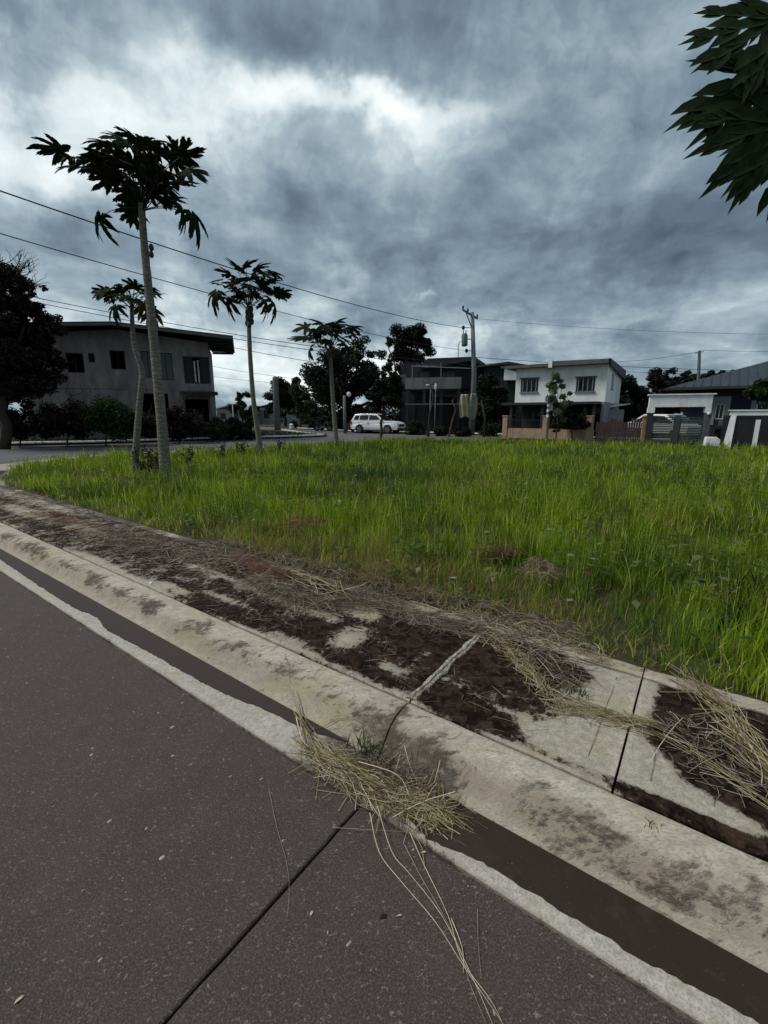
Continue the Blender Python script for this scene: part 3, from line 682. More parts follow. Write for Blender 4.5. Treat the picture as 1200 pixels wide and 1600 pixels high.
straws('straw_swath', 'small rusty patch of dead grass inside the lot', [(760,870),(800,885)], .12, 200, .2, 1.2, .14, .0015, RED, bend=.7, zlot=.22)
straws('straw_swath', 'orange dead tuft in the green grass left of centre', [(455,832),(500,838)], .14, 260, .2, 1.2, .14, .0018, RED, bend=.7, zlot=.26)
straws('straw_swath', 'thin grey stalks scattered on the paving in front of the straw band', [(300,900),(420,980),(560,1040),(700,1100),(850,1160)], .12, 130, .12, 1.6, .01, .0008, GRY, bend=.5)

# long single stalks lying on the road
def stalk(pts, r, label, col):
    P3 = [gp(u, v, 0.006 + (z if z else 0)) for u, v, z in pts]
    q = []
    for i in range(len(P3) - 1):
        a = P3[max(i-1, 0)]; b = P3[i]; c = P3[i+1]; d = P3[min(i+2, len(P3)-1)]
        for t in (0, .25, .5, .75): q.append(.5*((2*b)+(-a+c)*t+(2*a-5*b+4*c-d)*t*t+(-a+3*b-3*c+d)*t**3))
    q.append(P3[-1]); base = q[0].copy(); n = len(q)
    m = MB().tube([p - base for p in q], [r*(1-.6*i/n) for i in range(n)], 5)
    o = m.build('dry_stalk', col, None, True, base)
    return tag(o, label, 'dry stalk', 'single dry stalks on the road')
MST1 = plain('stalk_pale', (.52, .45, .33), 0.6, .3, 20); MST2 = plain('stalk_brown', (.30, .24, .17), 0.7, .3, 20)
stalk([(578,1270,.03),(592,1330,.01),(625,1375,0),(680,1440,0),(725,1510,0),(790,1605,0)], .0018, 'longest pale stalk curving from the heap down to the bottom edge', MST1)
stalk([(590,1260,.03),(612,1330,.01),(640,1365,0),(690,1430,0),(735,1520,0),(770,1600,0)], .0016, 'pale stalk just right of the longest one, nearly touching it', MST1)
stalk([(640,1300,.02),(662,1350,0),(700,1430,0),(722,1500,0),(765,1560,0),(786,1600,0)], .0016, 'stalk leaving the right side of the heap and joining the others below', MST1)
stalk([(632,1320,.01),(658,1370,0),(690,1425,0),(718,1480,0),(732,1530,0),(760,1600,0)], .0013, 'thin brown stalk between the two pale stalk strands', MST2)
stalk([(746,1420,.0),(747,1470,0),(752,1530,0)], .0010, 'short thin upright-looking stalk right of the stalk bundle', MST2)
stalk([(705,1435,0),(722,1480,0),(724,1520,0)], .0016, 'short thick stalk piece lying across the bundle', MST1)
stalk([(463,1120,.01),(470,1150,.02),(482,1168,.02)], .0035, 'short thick pale stalk end lying on the white gutter band', MST1)
stalk([(520,1293,.0),(570,1296,.01),(640,1300,.03)], .0012, 'thin stalk poking left out of the heap over the road', MST2)
stalk([(700,1262,.03),(722,1258,.01),(745,1272,.0)], .0014, 'stalk reaching right from the heap over the wet silt', MST1)
stalk([(560,1190,.05),(620,1210,.08),(640,1245,.06)], .0020, 'thick pale stalk arching over the top of the heap', MST1)
stalk([(632,1165,.12),(640,1195,.10),(652,1222,.05)], .0014, 'stalk leaning against the kerb above the heap', MST1)

stalk([(420,1232,0),(432,1290,0),(447,1345,0),(452,1390,0),(448,1440,0)], .0009, 'hair thin brown stalk lying alone on the road left of the slab joint', MST2)
def scrap(label, u, v, L, w, a, mat):
    c = gp(u, v, .002); m = MB().add([(-L,0,0),(-L*.3,w,.003),(L*.5,w*.7,.004),(L,0,.001),(L*.4,-w*.8,.002),(-L*.4,-w,.004)], [(0,1,5),(1,2,4,5),(2,3,4)])
    o = m.build('dead_leaf', mat, None, False, c); o.rotation_euler = (0, 0, a); tag(o, label, 'dead leaf')
scrap('small dark dead leaf curled on the road right of the long stalks heap', 599, 1432, .014, .005, .4, MJOINT)
scrap('pale split chip of leaf beside the dark dead leaf', 624, 1431, .010, .0022, .2, MST1)
scrap('pale leaf flake on the road below the slab joint end', 487, 1427, .008, .004, 1.2, MST1)
scrap('cream leaf flake low on the road', 512, 1457, .005, .002, 1.5, MST1)
scrap('pale elongated leaf flake at the lower left of the road', 30, 1562, .012, .004, .9, MST1)
scrap('pale shred on the road beside the right foot of the heap', 662, 1332, .010, .003, .1, MST1)
# tiny grit, bark chips and leaf scraps on the road
def grit():
    n = 700; U = RNG.uniform(-4.5, 1.3, n); Wn = RNG.uniform(-.6, 1.12, n)
    X = U*E2[0] + Wn*N2[0]; Y = U*E2[1] + Wn*N2[1]
    L = RNG.gamma(1.3, .0016, n) + .0008; ang = RNG.normal(.9, .6, n); Wd = L * RNG.uniform(.25, .6, n)
    V = np.zeros((n, 8, 3)); c, s = np.cos(ang), np.sin(ang)
    k = 0
    for zz, f in ((.0002, 1.0), (None, .6)):
        for a, b in ((-1, -1), (1, -1), (1, 1), (-1, 1)):
            V[:, k, 0] = X + (c*a*L - s*b*Wd)*f; V[:, k, 1] = Y + (s*a*L + c*b*Wd)*f
            V[:, k, 2] = zz if zz else Wd * .7; k += 1
    q = np.array([[4,5,6,7],[0,1,5,4],[1,2,6,5],[2,3,7,6],[3,0,4,7]])[None] + (np.arange(n)*8)[:, None, None]
    cc = np.array([(.34,.29,.25),(.24,.20,.17),(.45,.41,.36),(.12,.09,.07)])[RNG.integers(0, 4, n)]
    me = np_mesh('grit', V.reshape(-1, 3), q.reshape(-1, 4), np.repeat(cc, 8, axis=0), MSTRAW)
    tag(link('grit', me), 'fine pale grit and scraps scattered over the dark road', 'grit', kind='stuff')
grit()
# small green weed sprouting behind the straw heap
def weed(u, v, z, n, h, w, tint, label, spread=.05, lean=.7):
    c = gp(u, v, z); X = RNG.normal(0, spread, n); Y = RNG.normal(0, spread, n)
    T = np.array(tint)[RNG.integers(0, len(tint), n)] * RNG.uniform(.6, 1.2, (n, 1))
    V, F, C = blades(X, Y, np.zeros(n), h * RNG.uniform(.5, 1.1, n), w * RNG.uniform(.7, 1.3, n), np.clip(RNG.normal(lean, .25, n), .1, 1.2), RNG.random(n)*6.28, T, 4)
    return tag(link('weed', np_mesh('weed', V, F, C, MGRASS), loc=c), label, 'weed')
weed(572, 1172, .0, 60, .09, .006, ((.05,.09,.012),(.09,.12,.02),(.10,.075,.03)), 'small green weed sprouting behind the straw heap in the gutter', .035)
weed(605, 1180, .0, 90, .07, .004, ((.07,.045,.025),(.10,.07,.04),(.04,.05,.015)), 'dark dried weed tuft against the kerb joint', .05)
weed(1160, 950, .14, 60, .32, .02, ((.03,.05,.012),(.10,.03,.02),(.03,.06,.03)), 'dark broad bladed weed with reddish leaves inside the grass at right', .08, .5)
weed(1150, 985, .14, 40, .25, .014, ((.04,.08,.05),(.03,.06,.03)), 'bluish green weed clump low in the grass at right', .06, .5)
weed(905, 1085, .14, 30, .05, .006, ((.06,.09,.01),(.10,.09,.02)), 'tiny green weed beside the saw cut joint', .03)
weed(1020, 1290, .14, 16, .02, .004, ((.04,.08,.012),), 'tiny sprout at the back edge of the kerb', .015)

# ================================================================ vegetation
def papaya_leaf_mesh(name, seed, mat, lobes=7, droop=.35, curl=.25, fine=1, wide=1.0, fan=1.0):
    """palmate blade: deep lobes along ribs, every lobe with forward pointing side lobes; arched and drooping"""
    r = random.Random(seed); V = []; F = []
    angs = {7: [0, 33, -33, 68, -68, 112, -112], 9: [0, 26, -26, 53, -53, 84, -84, 124, -124]}[lobes]
    lens = [1.0, .95, .93, .82, .80, .58, .56] if lobes == 7 else [1.0, .97, .95, .88, .86, .72, .70, .50, .48]
    def spear(bx, by, ang, L, w, prof, r0, bend, dz):
        """tapering strip from (bx,by) along ang; returns nothing, appends"""
        b = len(V); n = len(prof)
        for t, ww in prof:
            an = ang + bend * t; x = bx + math.cos(an)*t*L; y = by + math.sin(an)*t*L
            for sg in (-1, 0, 1):
                px_ = x - math.sin(an)*sg*ww*w; py_ = y + math.cos(an)*sg*ww*w; rr = math.hypot(px_, py_)
                V.append((px_, py_, .05*math.sin(min(rr, 1)*2.4) - dz*rr*rr + curl*abs(sg)*ww*w*.9))
        for q in range(n-1):
            for c in (0, 1): F.append((b+q*3+c, b+q*3+c+1, b+(q+1)*3+c+1, b+(q+1)*3+c))
    main = [(0, .25), (.22, 1.0), (.4, .8), (.55, .85), (.7, .6), (.85, .42), (1, 0)]
    sidep = [(0, .8), (.35, 1.0), (.7, .62), (1, 0)]
    for a0, L in zip(angs, lens):
        a = math.radians(a0*fan + r.uniform(-5, 5)); L *= r.uniform(.88, 1.08); dz = r.uniform(.7, 1.35)*droop; bend = r.uniform(-.15, .15)
        w = wide*.108*r.uniform(.85, 1.2)*(9/len(angs))**.5
        spear(0, 0, a, L, w, main, 0, bend, dz)
        for c, l in (((.38, .26), (.56, .27), (.74, .18)) if fine else ((.42, .30), (.66, .24))):
            for sg in (-1, 1):
                cc = c + r.uniform(-.04, .04); ll = l*L*r.uniform(.75, 1.2); an = a + bend*cc
                spear(math.cos(an)*cc*L, math.sin(an)*cc*L, an + sg*math.radians(r.uniform(34, 48)), ll, ll*.29*(.6+.4*wide), sidep, 0, -sg*.35, dz)
    me = bpy.data.meshes.new(name); me.from_pydata(V, [], F); me.update(); me.materials.append(mat)
    me.polygons.foreach_set('use_smooth', [True] * len(me.polygons)); return me
PLEAF = [papaya_leaf_mesh('leaf_blade', s, MPAPLEAF, 7 if s % 2 else 9, .10 + .09 * (s % 4), .25) for s in range(8)]
PLEAFD = [papaya_leaf_mesh('leaf_blade', 20 + s, MPAPLEAF, 7, .7, .6) for s in range(3)]     # hanging, wilted
PLEAFY = papaya_leaf_mesh('leaf_blade', 31, MPAPYEL, 7, .9, .6); PLEAFR = papaya_leaf_mesh('leaf_blade', 32, MPAPDRY, 7, 1.1, .7)

def leaf_on(root, base, tip, size, down, rnd, mesh=None, roll=0.0, label=None, prad=.011):
    """petiole from base to tip (local points) carrying one blade"""
    base = Vector(base); tip = Vector(tip); d = tip - base; L = d.length
    sag = Vector((0, 0, .10 * L)); pts = [base + d * t + sag * math.sin(t * math.pi) * .9 for t in (0, .25, .5, .75, 1)]
    hx = Vector((d.x, d.y, 0)); hx = hx.normalized() if hx.length > .02 else Vector((1, 0, 0))
    ax = (hx * math.cos(down) - Vector((0, 0, math.sin(down)))).normalized()
    side = Vector((0, 0, 1)).cross(hx).normalized(); side = (side * math.cos(roll) + ax.cross(side) * math.sin(roll)).normalized()
    nz_ = ax.cross(side).normalized()
    mt = Matrix((ax, side, nz_)).transposed().to_4x4()
    lf = link('leaf', mesh or rnd.choice(PLEAF), None, root); lf.matrix_local = Matrix.Translation(pts[-1]) @ mt @ Matrix.Scale(size, 4)
    if label: lf['label'] = label
    m = MB().tube([p - base for p in pts], [prad, prad*.85, prad*.75, prad*.65, prad*.55], 5)
    m.build('petiole', MPETIOLE, root, True, base)
    return lf

def papaya(label, Y, trunk_px, wpx, blades_px, size_px, seed, fruit=0, group='papaya trees on the vacant lot', extra=8, spread=.9, hang=()):
    """trunk through photo pixels at distance Y; blades_px are the ends of the petioles"""
    rnd = random.Random(seed); pts = [pd(u, v, Y) for u, v in trunk_px]
    base = pts[0].copy(); k = Y / FPX
    root = thing('papaya_tree', label, 'papaya tree', base, 0, group)
    loc = [p - base for p in pts]; loc[0].z -= .05
    q = []
    for i in range(len(loc) - 1):
        a = loc[max(i-1, 0)]; b = loc[i]; c = loc[i+1]; d = loc[min(i+2, len(loc)-1)]
        for t in (0, .2, .4, .6, .8): q.append(.5*((2*b)+(-a+c)*t+(2*a-5*b+4*c-d)*t*t+(-a+3*b-3*c+d)*t**3))
    q.append(loc[-1]); n = len(q)
    rad = [(wpx[0] + (wpx[1]-wpx[0]) * (i/(n-1)) ** .6) * k / 2 * (1.0 + .04 * math.sin(i * 2.3)) for i in range(n)]; rad[0] *= 1.12
    MB().tube(q, rad, 14).build('trunk', MPTRUNK, root, True)
    apex = loc[-1]; s = size_px * k
    for i, (u, v) in enumerate(blades_px):
        ang = rnd.uniform(-1, 1) * spread * s * 2.2
        tip = pd(u, v, Y + ang) - base
        b = apex + Vector((0, 0, -rnd.uniform(0, .22)))
        hor = math.hypot(tip.x - b.x, tip.y - b.y); el = math.atan2(tip.z - b.z, hor)
        down = rnd.uniform(-.30, .50) - el * .25
        if i in hang: down = .95
        leaf_on(root, b, tip, s * rnd.uniform(.85, 1.15), down, rnd, rnd.choice(PLEAFD) if i in hang else None, rnd.uniform(-.75, .75))
    for i in range(extra):                                             # young upright leaves filling the head
        a = i * 2.4 + rnd.random(); e = rnd.uniform(.7, 1.3); L = rnd.uniform(.4, .9) * s * 1.6
        tip = apex + Vector((math.cos(a)*math.cos(e), math.sin(a)*math.cos(e), math.sin(e))) * L
        leaf_on(root, apex, tip, s * rnd.uniform(.5, .85), rnd.uniform(-.1, .5), rnd, None, rnd.uniform(-.3, .3))
    for i in range(fruit):
        a = i * 2.2; zz = -.10 - .085 * i * .8
        c = apex + Vector((math.cos(a) * .10, math.sin(a) * .10, zz))
        m = MB().ball((0, 0, 0), (.075, .075, .12), 10, 7); m.build('fruit', MFRUIT, root, True, c)
    return root
T1 = papaya('tallest papaya tree with thick ringed pale trunk in the grass', 9.8, [(259,752),(256,700),(247,600),(237,500),(230,430),(224,365),(221,318)], (20, 8.5),
    [(98,238),(118,246),(130,262),(145,238),(160,254),(172,226),(190,238),(184,268),(212,218),(222,250),(212,285),(240,236),(248,268),(268,250),(284,244),(292,268),(272,290),(240,305),(262,312),(200,308),(158,338),(280,326),(300,336),(208,330),
     (150,262),(170,250),(200,255),(230,275),(255,290),(225,225),(196,222),(205,298),(232,292),(138,252),(265,270),(218,270),(178,282),(190,252)],
    37, 3, 0, extra=12, hang=(19, 20, 21, 22, 31))
for c in (Vector((.10, -.05, -.55)), Vector((.09, -.06, -.68))):      # two small fruits
    MB().ball((0, 0, 0), (.05, .05, .07), 10, 6).build('fruit', MFRUIT, T1, True, (pd(221, 318, 9.8) - pd(259, 752, 9.8)) + c + Vector((.03, 0, -.25)))
T2 = papaya('smaller papaya tree with crooked thin trunk left of the tallest', 10.6, [(208,752),(212,710),(216,655),(221,600),(221,575),(211,545),(207,510),(206,474)], (13, 5.5),
    [(172,458),(180,470),(168,455),(190,455),(200,452),(215,458),(228,462),(182,480),(225,475),(235,485),(196,462),(210,450),(205,468)], 27, 5, 0, extra=5, hang=(7, 8, 9))
for ch in [c for c in T2.children if c.name.startswith('leaf')][8:10]:
    ch.data = PLEAFY; ch['label'] = 'yellowing leaf'
T3 = papaya('slim papaya tree with fruit cluster below a flat round crown', 17.0, [(407,704),(403,675),(396,625),(391,560),(389,510),(388,478)], (9.5, 5.5),
    [(338,458),(350,465),(345,438),(360,430),(372,422),(385,418),(398,424),(412,430),(425,428),(418,442),(430,455),(436,460),(425,472),(412,470),(352,448),(365,445),(380,438),(392,438),(405,446),(360,468),(398,452),(375,455)], 25, 8, 9, extra=15, hang=(0, 12, 13, 19))
T4 = papaya('papaya tree in front of the dark tree mass near the parked car', 20.0, [(526,693),(524,672),(520,620),(517,570),(516,545)], (8.5, 5),
    [(480,512),(478,530),(485,545),(492,515),(505,508),(515,505),(525,505),(538,508),(548,512),(545,525),(495,530),(535,530),(510,520),(530,518),(540,540),(498,540)], 27, 12, 5, extra=16, hang=(2, 14))

# papaya whose leaves hang into the frame at top right; its trunk stands just outside
def near_papaya():
    rnd = random.Random(21); Y = 3.05; apex = pd(1440, -10, Y); base = Vector((apex.x + .02, apex.y - .02, .13))
    root = thing('papaya_tree', 'near papaya tree whose dark lobed leaves hang in at top right', 'papaya tree', base, 0, 'papaya trees on the vacant lot')
    ap = apex - base
    MB().tube([(0, 0, -.05), (.03, .01, ap.z*.3), (-.02, .0, ap.z*.7), ap], [.10, .09, .075, .05], 14).build('trunk', MPTRUNK, root, True)
    def hero(org, tip, dy, size, face, mesh, roll=0.0):
        """blade with petiole end at pixel org, main lobe towards pixel tip"""
        o = pd(*org, Y + dy[0]) - base; t = pd(*tip, Y + dy[1]) - base
        ax = (t - o).normalized(); nrm = Vector(face); nrm = (nrm - ax * nrm.dot(ax)).normalized(); side = nrm.cross(ax).normalized()
        s = (t - o).length * size
        lf = link('leaf', mesh, None, root); lf.matrix_local = Matrix.Translation(o) @ Matrix((ax, side, nrm)).transposed().to_4x4() @ Matrix.Scale(s, 4)
        d = o - ap; pts = [d * q + Vector((0, 0, .12)) * math.sin(q * math.pi) for q in (0, .25, .5, .75, 1)]
        MB().tube(pts, [.012, .011, .010, .009, .007], 6).build('petiole', MPETIOLE, root, True, ap)
    H = [papaya_leaf_mesh('leaf_blade', 50 + s, MPAPLEAF, 7, .06 + .05*s, .3, 0, .52, .66) for s in range(5)]
    hero((1215, 28), (1078, 128), (0, -.08), 1.0, (-.45, -.85, .05), H[0])
    hero((1228, 130), (1064, 222), (.05, -.1), 1.0, (-.50, -.80, .0), H[1])
    hero((1222, 190), (1068, 312), (-.12, -.2), .92, (-.35, -.9, -.1), H[2])
    hero((1262, 170), (1196, 318), (.1, 0), 1.0, (-.5, -.8, -.1), H[3])
    hero((1275, 20), (1160, 40), (.2, .2), .8, (-.2, -.8, .5), H[4])
    hero((1250, 90), (1125, 150), (.25, .2), .9, (-.3, -.7, .6), H[1])
    hero((1285, 100), (1195, 215), (.3, .25), 1.0, (-.4, -.85, .2), H[0])
    for i in range(16):
        a = -1.9 + i * .24 + rnd.uniform(-.1, .1); e = rnd.uniform(-.1, 1.1); L = rnd.uniform(.55, .9)
        leaf_on(root, ap, ap + Vector((math.cos(a)*math.cos(e), math.sin(a)*math.cos(e), math.sin(e))) * L, rnd.uniform(.34, .44), rnd.uniform(.2, .8), rnd, None, 0, None, .012)
near_papaya()

def leaf_cloud(clumps, per, size, tint=None, seed=0, flat=.6, aspect=.5):
    """clumps: (x,y,z,r); returns quads array V,F with leaves scattered through each clump, denser to its skin"""
    rg = np.random.default_rng(seed); cl = np.array(clumps, float); m = len(cl)
    cnt = np.maximum(6, (per * (cl[:, 3] / cl[:, 3].mean()) ** 2).astype(int)); idx = np.repeat(np.arange(m), cnt); n = len(idx)
    d = rg.normal(0, 1, (n, 3)); d /= np.linalg.norm(d, axis=1)[:, None]; rr = rg.random(n) ** .45
    c = cl[idx, :3] + d * (rr * cl[idx, 3])[:, None] * np.array([1, 1, .8])
    u = rg.normal(0, 1, (n, 3)); u[:, 2] = u[:, 2] * flat - .25; u /= np.linalg.norm(u, axis=1)[:, None]
    w = np.cross(u, rg.normal(0, 1, (n, 3)) + np.array([0, 0, .8])); w /= np.linalg.norm(w, axis=1)[:, None] + 1e-9
    s = size * rg.uniform(.55, 1.35, n)[:, None]
    V = np.stack([c - u*s*.5, c + w*s*aspect*.5 - u*s*.05, c + u*s*.5, c - w*s*aspect*.5 - u*s*.05], 1)
    return V.reshape(-1, 3), np.arange(n*4).reshape(-1, 4)
def branchy(m, a, b, r0, r1, rnd, bend=.12, n=5):
    a = Vector(a); b = Vector(b); L = (b - a).length; pts = [a]
    for i in range(1, n):
        t = i/n; pts.append(a + (b-a)*t + Vector((rnd.uniform(-1,1), rnd.uniform(-1,1), rnd.uniform(-.3,1)))*L*bend*math.sin(t*math.pi))
    pts.append(b); m.tube(pts, [r0+(r1-r0)*i/n for i in range(n+1)], 6); return pts
def tree(label, base, blobs, mat, per=110, leaf=.25, trunk_r=.18, fork=.35, nclump=38, seed=1, name='tree', bare=0, cat='tree', group=None, clump_r=.34, cone=False):
    """blobs: ellipsoids (dx,dy,z, rx,ry,rz) about the base; crown = leaf clumps spread over them"""
    rnd = random.Random(seed); root = thing(name, label, cat, base, 0, group)
    clumps = []; tot = sum(b[3]*b[5] for b in blobs)
    for b in blobs:
        k = max(3, int(nclump * b[3]*b[5] / tot))
        for i in range(k):
            d = Vector((rnd.gauss(0,1), rnd.gauss(0,1), rnd.gauss(0,1))).normalized(); q = rnd.uniform(.35, .95)
            clumps.append((b[0]+d.x*q*b[3], b[1]+d.y*q*b[4], b[2]+d.z*q*b[5], min(b[3],b[5])*clump_r*rnd.uniform(.6,1.35)))
    V, F = leaf_cloud(clumps, per, leaf, seed=seed)
    link('crown', np_mesh('crown', V, F, None, mat), None, root)
    m = MB(); top = Vector((sum(b[0] for b in blobs)/len(blobs)*fork, 0, blobs[0][2] * fork + .3))
    branchy(m, (0, 0, -.15), top, trunk_r, trunk_r*.7, rnd, .05)
    m.build('trunk', MBARK, root, True)
    m = MB()
    for c in rnd.sample(clumps, min(len(clumps), 16)): branchy(m, top, (c[0], c[1], c[2]), trunk_r*.45, trunk_r*.08, rnd, .12)
    for i in range(bare):
        b = blobs[0]; a = rnd.uniform(-.3, 1.6); r_ = b[3] * rnd.uniform(1.0, 1.35)
        e = Vector((b[0] + math.cos(a)*r_, rnd.uniform(-.4,.4), b[2] + math.sin(a)*r_*1.0)); p = branchy(m, Vector((b[0], b[1], b[2])), e, .035, .01, rnd, .15)
        for q in range(6):
            s0 = p[rnd.randint(2, len(p)-2)]; branchy(m, s0, s0 + Vector((rnd.uniform(-.3,.7), rnd.uniform(-.3,.3), rnd.uniform(0,.7))), .014, .004, rnd, .2, 3)
    o = m.build('limb', MBARK, root, True); o['kind'] = 'stuff'
    return root
def tpx(label, u, vb, Y, blobs_px, mat, zb=.0, **kw):
    """tree whose crown ellipses (u, v, ru, rv) are read off the photo at distance Y"""
    base = pg(u, Y, zb); k = Y / FPX; bl = []
    for bb in blobs_px:
        cu, cv, ru, rv = bb[:4]; p = pd(cu, cv, Y) - base
        bl.append((p.x, (bb[4] if len(bb) > 4 else 0), p.z, ru*k, ru*k*.8, rv*k))
    return tree(label, base, bl, mat, **kw)
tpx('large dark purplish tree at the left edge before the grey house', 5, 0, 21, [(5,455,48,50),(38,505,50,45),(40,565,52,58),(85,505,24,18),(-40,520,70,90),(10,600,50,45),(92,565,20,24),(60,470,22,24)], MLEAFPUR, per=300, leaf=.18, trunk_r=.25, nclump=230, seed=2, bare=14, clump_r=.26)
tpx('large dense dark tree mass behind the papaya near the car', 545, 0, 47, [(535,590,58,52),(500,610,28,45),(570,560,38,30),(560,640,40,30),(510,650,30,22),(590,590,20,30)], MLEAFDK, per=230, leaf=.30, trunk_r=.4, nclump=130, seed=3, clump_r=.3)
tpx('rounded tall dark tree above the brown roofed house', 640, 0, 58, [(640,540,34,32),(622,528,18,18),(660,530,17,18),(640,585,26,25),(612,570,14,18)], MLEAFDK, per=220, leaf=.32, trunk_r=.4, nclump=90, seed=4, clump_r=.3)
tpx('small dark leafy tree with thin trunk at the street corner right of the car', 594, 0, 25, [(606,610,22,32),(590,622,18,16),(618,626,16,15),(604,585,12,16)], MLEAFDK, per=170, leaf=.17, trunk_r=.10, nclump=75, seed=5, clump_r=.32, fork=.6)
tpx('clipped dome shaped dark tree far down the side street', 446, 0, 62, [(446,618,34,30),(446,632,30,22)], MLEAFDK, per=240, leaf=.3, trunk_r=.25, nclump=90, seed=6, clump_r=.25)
tpx('greener low tree beside the concrete post down the street', 470, 0, 55, [(468,612,20,18),(480,640,24,28),(450,650,16,14)], MLEAFGR, per=160, leaf=.3, trunk_r=.15, nclump=50, seed=7)
tpx('scrubby distant tree behind the grey house corner', 378, 0, 66, [(378,618,16,12),(372,640,22,16),(395,640,14,14)], MLEAFDK, per=120, leaf=.35, trunk_r=.15, nclump=34, seed=8)
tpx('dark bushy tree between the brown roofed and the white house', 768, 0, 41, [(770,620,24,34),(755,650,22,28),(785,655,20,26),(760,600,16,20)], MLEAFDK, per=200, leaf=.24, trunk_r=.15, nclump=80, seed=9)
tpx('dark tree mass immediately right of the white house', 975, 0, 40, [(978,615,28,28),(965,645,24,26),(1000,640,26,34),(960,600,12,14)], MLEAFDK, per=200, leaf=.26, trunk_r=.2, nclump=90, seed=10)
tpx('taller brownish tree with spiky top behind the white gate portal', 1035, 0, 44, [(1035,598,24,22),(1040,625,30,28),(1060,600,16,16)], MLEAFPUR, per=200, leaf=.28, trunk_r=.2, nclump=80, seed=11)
tpx('spiky dark trees peeking over the blue grey roof near the far pole', 1078, 0, 62, [(1076,592,20,12),(1100,590,16,11),(1088,600,30,10)], MLEAFDK, per=120, leaf=.4, trunk_r=.2, nclump=36, seed=12)
tpx('dark trees peeking over the middle of the blue grey roof', 1135, 0, 66, [(1135,588,20,10),(1155,584,14,9),(1120,592,14,8)], MLEAFDK, per=120, leaf=.4, trunk_r=.2, nclump=36, seed=13)
tpx('dark trees spreading behind the white house to the left', 790, 0, 56, [(640,640,40,40),(690,640,40,35),(740,620,30,40)], MLEAFDK, per=150, leaf=.4, trunk_r=.2, nclump=70, seed=14)
tpx('low dark tree at the foot of the tree mass behind the car', 560, 0, 52, [(500,655,50,18),(560,650,40,24)], MLEAFDK, per=150, leaf=.3, trunk_r=.15, nclump=60, seed=15)
tpx('pale leafed shrub tree growing in front of the white house', 868, 0, 28.6, [(872,600,16,14),(866,622,14,16),(886,626,18,12),(878,645,22,14)], MLEAFPALE, per=70, leaf=.30, trunk_r=.05, nclump=26, seed=16, clump_r=.4, cat='tree')
tpx('dark shrub filling the porch front of the white house', 895, 0, 28.9, [(895,655,26,16),(870,665,14,10)], MLEAFDK, per=140, leaf=.16, trunk_r=.05, nclump=40, seed=17, cat='shrub', name='shrub')
# overgrowth in front of the grey house, one shrub after the other
for i, (u, Y, top, ru, mt_, lb) in enumerate([(30,22.5,640,50,MLEAFPUR,'purplish brown shrub under the big dark tree at left'), (105,23,628,45,MLEAFPUR,'brownish shrub between the dark tree and the green shrub'),
    (165,23,622,36,MLEAFGR,'green shrub below the square window of the grey house'), (215,24,640,28,MLEAFPUR,'dark brown shrub behind the crooked papaya trunk'),
    (280,25.5,636,34,MLEAFPUR,'reddish dark shrub right of the tallest papaya trunk'), (332,27.5,655,26,MLEAFGR,'low yellowish green shrub before the garage opening'), (372,29,652,26,MLEAFDK,'dark low shrub behind the slim papaya trunk')]):
    c = (top + 684) / 2
    tpx(lb, u, 0, Y, [(u, c, ru, (684-top)/2), (u+ru*.5, c+12, ru*.6, (684-top)/3)], mt_, zb=.08, per=170, leaf=.15, trunk_r=.04, nclump=55, seed=30+i, cat='shrub', name='shrub', clump_r=.42, bare=3)
# leggy twigs and dead stems round the papaya trunks
def sapling(label, u, v, Y, h, n, seed, mat=MTWIG, leaves=10, lm=MLEAFPUR):
    rnd = random.Random(seed); base = pd(u, v, Y); root = thing('sapling', label, 'sapling', base)
    m = MB(); tips = []
    for i in range(n):
        a = rnd.random()*6.28; e = Vector((math.cos(a)*h*rnd.uniform(.1,.5), math.sin(a)*h*rnd.uniform(.1,.5), h*rnd.uniform(.6,1.0)))
        p = branchy(m, (rnd.uniform(-.08,.08), rnd.uniform(-.08,.08), -.1), e, .012, .004, rnd, .1); tips += p[2:]
    o = m.build('stem', mat, root, True)
    V, F = leaf_cloud([(t.x, t.y, t.z, .09) for t in tips], leaves, .07, seed=seed)
    o['kind'] = 'stuff'
    o = link('foliage', np_mesh('foliage', V, F, None, lm), None, root)
sapling('reddish dead stems leaning between the two papaya trunks', 233, 745, 10.2, .75, 16, 1, MTWIG, 3)
sapling('tangle of low twigs right behind the tallest papaya trunk', 248, 738, 11.2, .6, 12, 2, MTWIG, 5)
sapling('thin leafy sapling standing right of the tallest papaya trunk', 296, 728, 11.5, .62, 4, 3, MTWIG, 7)
sapling('small dark sapling at the street side of the lot', 346, 718, 13.0, .55, 4, 4, MTWIG, 8)
sapling('spreading dark sapling just left of the slim papaya', 378, 712, 14.0, .5, 6, 5, MTWIG, 9)
sapling('low leafy sapling right of the slim papaya trunk', 438, 705, 16.0, .5, 5, 6, MTWIG, 9)

